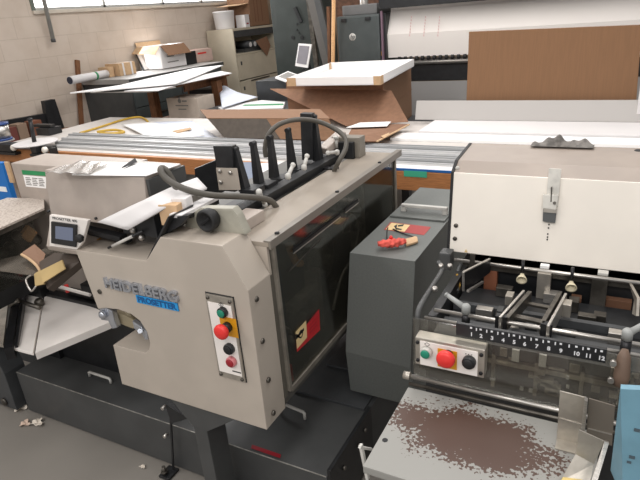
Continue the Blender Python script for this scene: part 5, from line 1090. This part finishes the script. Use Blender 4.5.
def pole(u0, v0, u1, v1, y, w, t, m, label, name='metal_profile', cat='profile', lean=.12, rnd=False):
    t0 = P(u0, v0, 'y', y+lean); t1 = P(u1, v1, 'y', y); d = (t1-t0); k = -t1.z/d.z; q = t1+d*k; q.z = 0.0; b = MB()
    t0 = t0-d*.25
    if rnd: b.cyl(q, t0, w/2, n=12)
    else: b.bar(q, t0, w, t, (0, -1, 0))
    return tag(b.build(name, m), label, cat)
pole(308, 0, 316, 66, 5.85, .05, .03, STEELD, 'narrow grey metal profile leaning nearest the dark cabinet')
pole(311.5, 0, 327, 64, 5.75, .11, .04, mat('grey_brown_profile', (92, 88, 84), .5), 'wide grey-brown profile leaning second from the dark cabinet')
pole(317, 0, 331.5, 62, 5.65, .07, .04, DARK, 'dark profile leaning third from the dark cabinet')
pole(333.7, 0, 333, 64, 4.95, .035, .035, WOODL, 'slim pale wooden pole standing upright beside the slate plotter', 'wooden_pole', 'pole', .02, True)
pole(328, 18, 329, 62, 5.5, .03, .03, WOODD, 'thin brown upright strut between profiles and wooden pole', 'brown_strut', 'strut', .02)
ty = 5.0; q = [P(298.5, 43.5, 'y', ty), P(311.5, 44.5, 'y', ty), P(307.5, 68, 'y', ty-.06), P(295, 66, 'y', ty-.06)]
b = MB(); b.prism(q, (0, .016, 0), .002); tbm = b.build('tablet', WHITEP); tag(tbm, 'white-framed tablet display standing upright in front of the dark cabinet', 'tablet')
cq = sum((p for p in q), V())/4
b = MB(); b.prism([cq+(p-cq)*V((.78, 1, .76)).x*1.0+V((0, -.0015, .006)) for p in q], (0, -.001, 0)); b.build('screen', mat('grey_screen', (142, 140, 146), .25), tbm)
st0 = P(301, 73, 'y', ty); b = MB(); b.box(st0.x+.0, st0.x+.10, ty-.03, ty+.10, st0.z-.05, st0.z-.03, .004); b.bar(V((cq.x+.02, ty+.08, st0.z-.03)), cq+V((.02, .02, -.02)), .04, .012, (0, 1, 0)); b.bar(P(302, 71, 'y', ty), P(309, 66, 'y', ty), .014, .012, (0, -1, 0)); b.build('stand', BLACK, tbm)
zst = st0.z-.05
b = MB(); b.box(st0.x-.45, -2.62, ty-.15, ty+.3, 0, zst-.0005, .004); tag(b.build('dark_desk', DARK2), 'dark desk under the tablet display and keyboard', 'desk')
b = MB(); q = [P(275, 77, 'z', zst+.03), P(289, 82, 'z', zst+.02), P(299, 75, 'z', zst+.03), P(288, 71, 'z', zst+.04)]; b.prism(q, (0, 0, -.016), .002); kb_ = b.build('keyboard', WHITEP); tag(kb_, 'small white keyboard in front of the tablet display', 'keyboard')
cq = sum((p for p in q), V())/4; b = MB(); b.prism([cq+(p-cq)*.76+V((0, 0, .001)) for p in q], (0, 0, .001)); b.build('keys', GREYP, kb_)

# ================================================================ LARGE FORMAT PLOTTER
PY = 5.1
PL = thing('plotter', 'slate grey wide-format plotter with a broad white paper web and small maker mark', 'plotter', (-1.0, PY, 0))
a = P(336, 17, 'y', PY); c = P(379, 14, 'y', PY); bz = P(338, 64, 'y', PY).z; zt3 = a.z
b = MB(); b.box(a.x, c.x, PY, PY+.55, bz-.04, zt3, .02); pb2 = b.build('end_housing', PLOT, PL)
b = MB(); b.box(c.x+.001, c.x+.05, PY+.03, PY+.5, bz-.04, zt3+.0, .006); b.build('end_trim', BLACK, pb2)
b = MB(); b.box(a.x+.02, c.x-.06, PY+.1, PY+.5, zt3+.001, zt3+.09, .01); b.build('top_cover', mat('grey_top_cover', (112, 112, 112), .5), pb2)
for u in (344, 368): p = P(u, 18.5, 'y', PY-.001); b = MB(); b.box(p.x-.025, p.x+.025, PY-.02, PY-.0005, zt3-.05, zt3-.02, .004); b.build('catch', BLACK, pb2)
p = P(352.5, 37, 'y', PY-.002)
b = MB(); b.lathe((p.x, PY-.0005, p.z), (0, -1, 0), [(0, .034), (.002, .034), (.0022, 0)], 24); lg = b.build('maker_mark', LEVER, pb2)
text('lettering', 'hp', .05, DARK, lg, (p.x-.022, PY-.003, p.z-.012), LX, (.18, 0, 1), ext=.0006, bold=.0008, fit=.044)
x0p = P(387, 40, 'y', PY+.05).x
b = MB(); b.box(a.x, 1.3, PY+.25, PY+.6, P(400, 66, 'y', PY+.25).z-.10, P(400, 62, 'y', PY+.25).z, .004); b.box(c.x, 1.3, PY+.0, PY+.60, P(388, 8.5, 'y', PY+.0).z, P(388, 8.5, 'y', PY+.0).z+.10, .006); b.build('beam', BLACK, PL)
zt4 = P(388, 8.5, 'y', PY+.16).z-.02; zb4 = P(388, 58, 'y', PY+.05).z
b = MB(); b.prism([(x0p, PY+.175, zt4+.03), (x0p, PY+.17, zt4), (x0p, PY+.06, (zt4+zb4)/2), (x0p, PY+.07, zb4), (x0p, PY+.085, zb4), (x0p, PY+.075, (zt4+zb4)/2), (x0p, PY+.185, zt4), (x0p, PY+.19, zt4+.03)], (1.3-x0p, 0, 0)); pw = b.build('paper_web', mat('warm_white_paper', (240, 234, 228), .7, 0, .006, 3), PL)
b = MB()
for u in (413, 427, 441):
    for k in range(7):
        p = P(u-.3*k, 17+3*k, 'y', PY+.10); b.box(p.x-.003, p.x+.003, PY+.055, PY+.062, p.z-.008, p.z+.008)
b.build('printed_dashes', mat('pink_print', (226, 188, 186), .7), pw)
b = MB(); b.cyl((x0p+.02, PY+.07, zb4-.05), (1.3, PY+.07, zb4-.05), .022, n=14); b.build('take_up_bar', STEEL, PL)
for k in range(26):
    b = MB(); b.cyl((x0p+.1+.055*k, PY+.07, zb4-.015), (x0p+.125+.055*k, PY+.07, zb4-.015), .022, n=10); b.build('pinch_roller', RUBBER, PL)
b = MB(); b.box(x0p, 1.3, PY+.09, PY+.11, zb4-.22, zb4-.06, .003); b.build('lower_guard', BLACK, PL)
b = MB(); b.prism([(x0p, PY+.05, zb4-.22), (x0p, PY+.0, zb4-.52), (x0p, PY+.01, zb4-.52), (x0p, PY+.06, zb4-.22)], (1.3-x0p, 0, 0)); b.build('media_bin', mat('grey_bin_cloth', (140, 138, 136), .8, 0, .02, 3), PL)
for x in (a.x+.2, 1.1):
    b = MB(); b.box(x-.05, x+.05, PY+.2, PY+.4, .05, bz-.041, .004); b.box(x-.06, x+.06, PY+.0, PY+.6, 0, .05, .006); b.build('leg', DARK, PL)
p = P(383, 53, 'y', PY+.06); b = MB(); b.box(p.x-.015, p.x+.02, PY+.02, PY+.06, p.z-.02, p.z+.02, .002); b.build('yellow_catch', YEL, PL)
b = MB(); p = P(382.5, 30, 'y', PY+.02); b.box(p.x-.008, p.x+.008, PY-.0, PY+.03, bz, zt3+.02); b.build('side_strip', mat('mauve_strip', (120, 96, 110), .6), PL)
# brown bricks and duct behind
q0 = P(347, -4, 'y', 8.1); q1 = P(362, 9, 'y', 8.1)
b = MB(); b.box(q0.x-.15, q1.x+.3, 8.0, 8.28, 0, 3.2, .004); bp2 = b.build('brick_pier', mat('dark_brick', (104, 74, 58), .85, 0, .2, 20)); struct(bp2)
p0 = P(364, 2, 'y', 5.85); b = MB(); b.cyl((p0.x, 5.85, 0), (p0.x, 5.85, 3.2), .045, n=18); tag(b.build('steel_duct', STEEL), 'bright steel duct rising above the slate plotter housing', 'duct')

# ================================================================ FLOOR SCRAPS
for k, (u, v, s, lb3) in enumerate([(21, 408.5, .030, 'cream paper scrap tucked against the foot of the dark base'), (26, 424.5, .024, 'pinkish cream scrap on the floor, left of the two side by side'), (38, 424, .030, 'cream curled scrap on the floor, right of the two side by side'), (143, 467.5, .012, 'tiny white scrap on the floor beside the levelling foot')]):
    c = P(u, v, 'z', .001)
    def sf(a_, b_, c=c, s=s, k=k):
        an = 2*math.pi*a_; r = b_*s*(1+.3*math.sin(3*an+k)+.15*math.sin(7*an+2*k))
        return c+V((r*math.cos(an), r*.75*math.sin(an), .003+.014*(s/.03)*b_*abs(math.sin(2*an+k))))
    b = MB(); b.grid(sf, 30, 5); tag(b.build('paper_scrap', mat('pinkish_scrap', (214, 190, 172), .8) if k == 1 else mat('cream_scrap', (228, 218, 204), .8), None, .002), lb3, 'scrap', 'paper scraps on the floor')

# ================================================================ LIGHT
w = bpy.data.worlds.new('world'); SC.world = w; w.use_nodes = True
bg = w.node_tree.nodes['Background']; bg.inputs['Color'].default_value = (1, .98, .97, 1); bg.inputs['Strength'].default_value = .55
def area(name, loc, sx, sy, e, col=(1, .965, .94), rot=(0, 0, 0)):
    l = bpy.data.lights.new(name, 'AREA'); l.shape = 'RECTANGLE'; l.size = sx; l.size_y = sy; l.energy = e; l.color = col
    o = bpy.data.objects.new(name, l); COL.objects.link(o); o.location = loc; o.rotation_euler = rot; return o
area('ceiling_and_fill_lamp', (-.2, 1.7, 3.15), .5, 2.4, 30)
area('ceiling_and_fill_lamp', (-2.6, 2.4, 3.15), .5, 2.4, 38)
area('ceiling_and_fill_lamp', (-2.6, -.8, 3.1), .5, 2.4, 38, rot=(math.radians(12), 0, 0))  # unseen fill light, added at front left to brighten the floor
area('ceiling_and_fill_lamp', (-1.0, 4.3, 3.15), .5, 2.0, 30)
area('ceiling_and_fill_lamp', (-3.4, 5.2, 3.15), .5, 2.0, 26)
area('ceiling_and_fill_lamp', (.2, -1.3, 3.0), 2.4, .5, 45, rot=(math.radians(38), 0, 0))  # unseen fill light, added behind the camera to brighten front faces
area('window_daylight', (WX+.15, 5.5, 2.3), 3.3, .85, 60, (.95, .98, 1), (0, math.radians(-90), 0))
SC.view_settings.view_transform = 'Standard'; SC.view_settings.look = 'None'; SC.view_settings.gamma = 1
SC.view_settings.use_curve_mapping = False; SC.view_settings.exposure = 0.0
SC.cycles.max_bounces = 8; SC.cycles.transparent_max_bounces = 16
for o in SC.objects:
    if 'base' in o: del o['base']
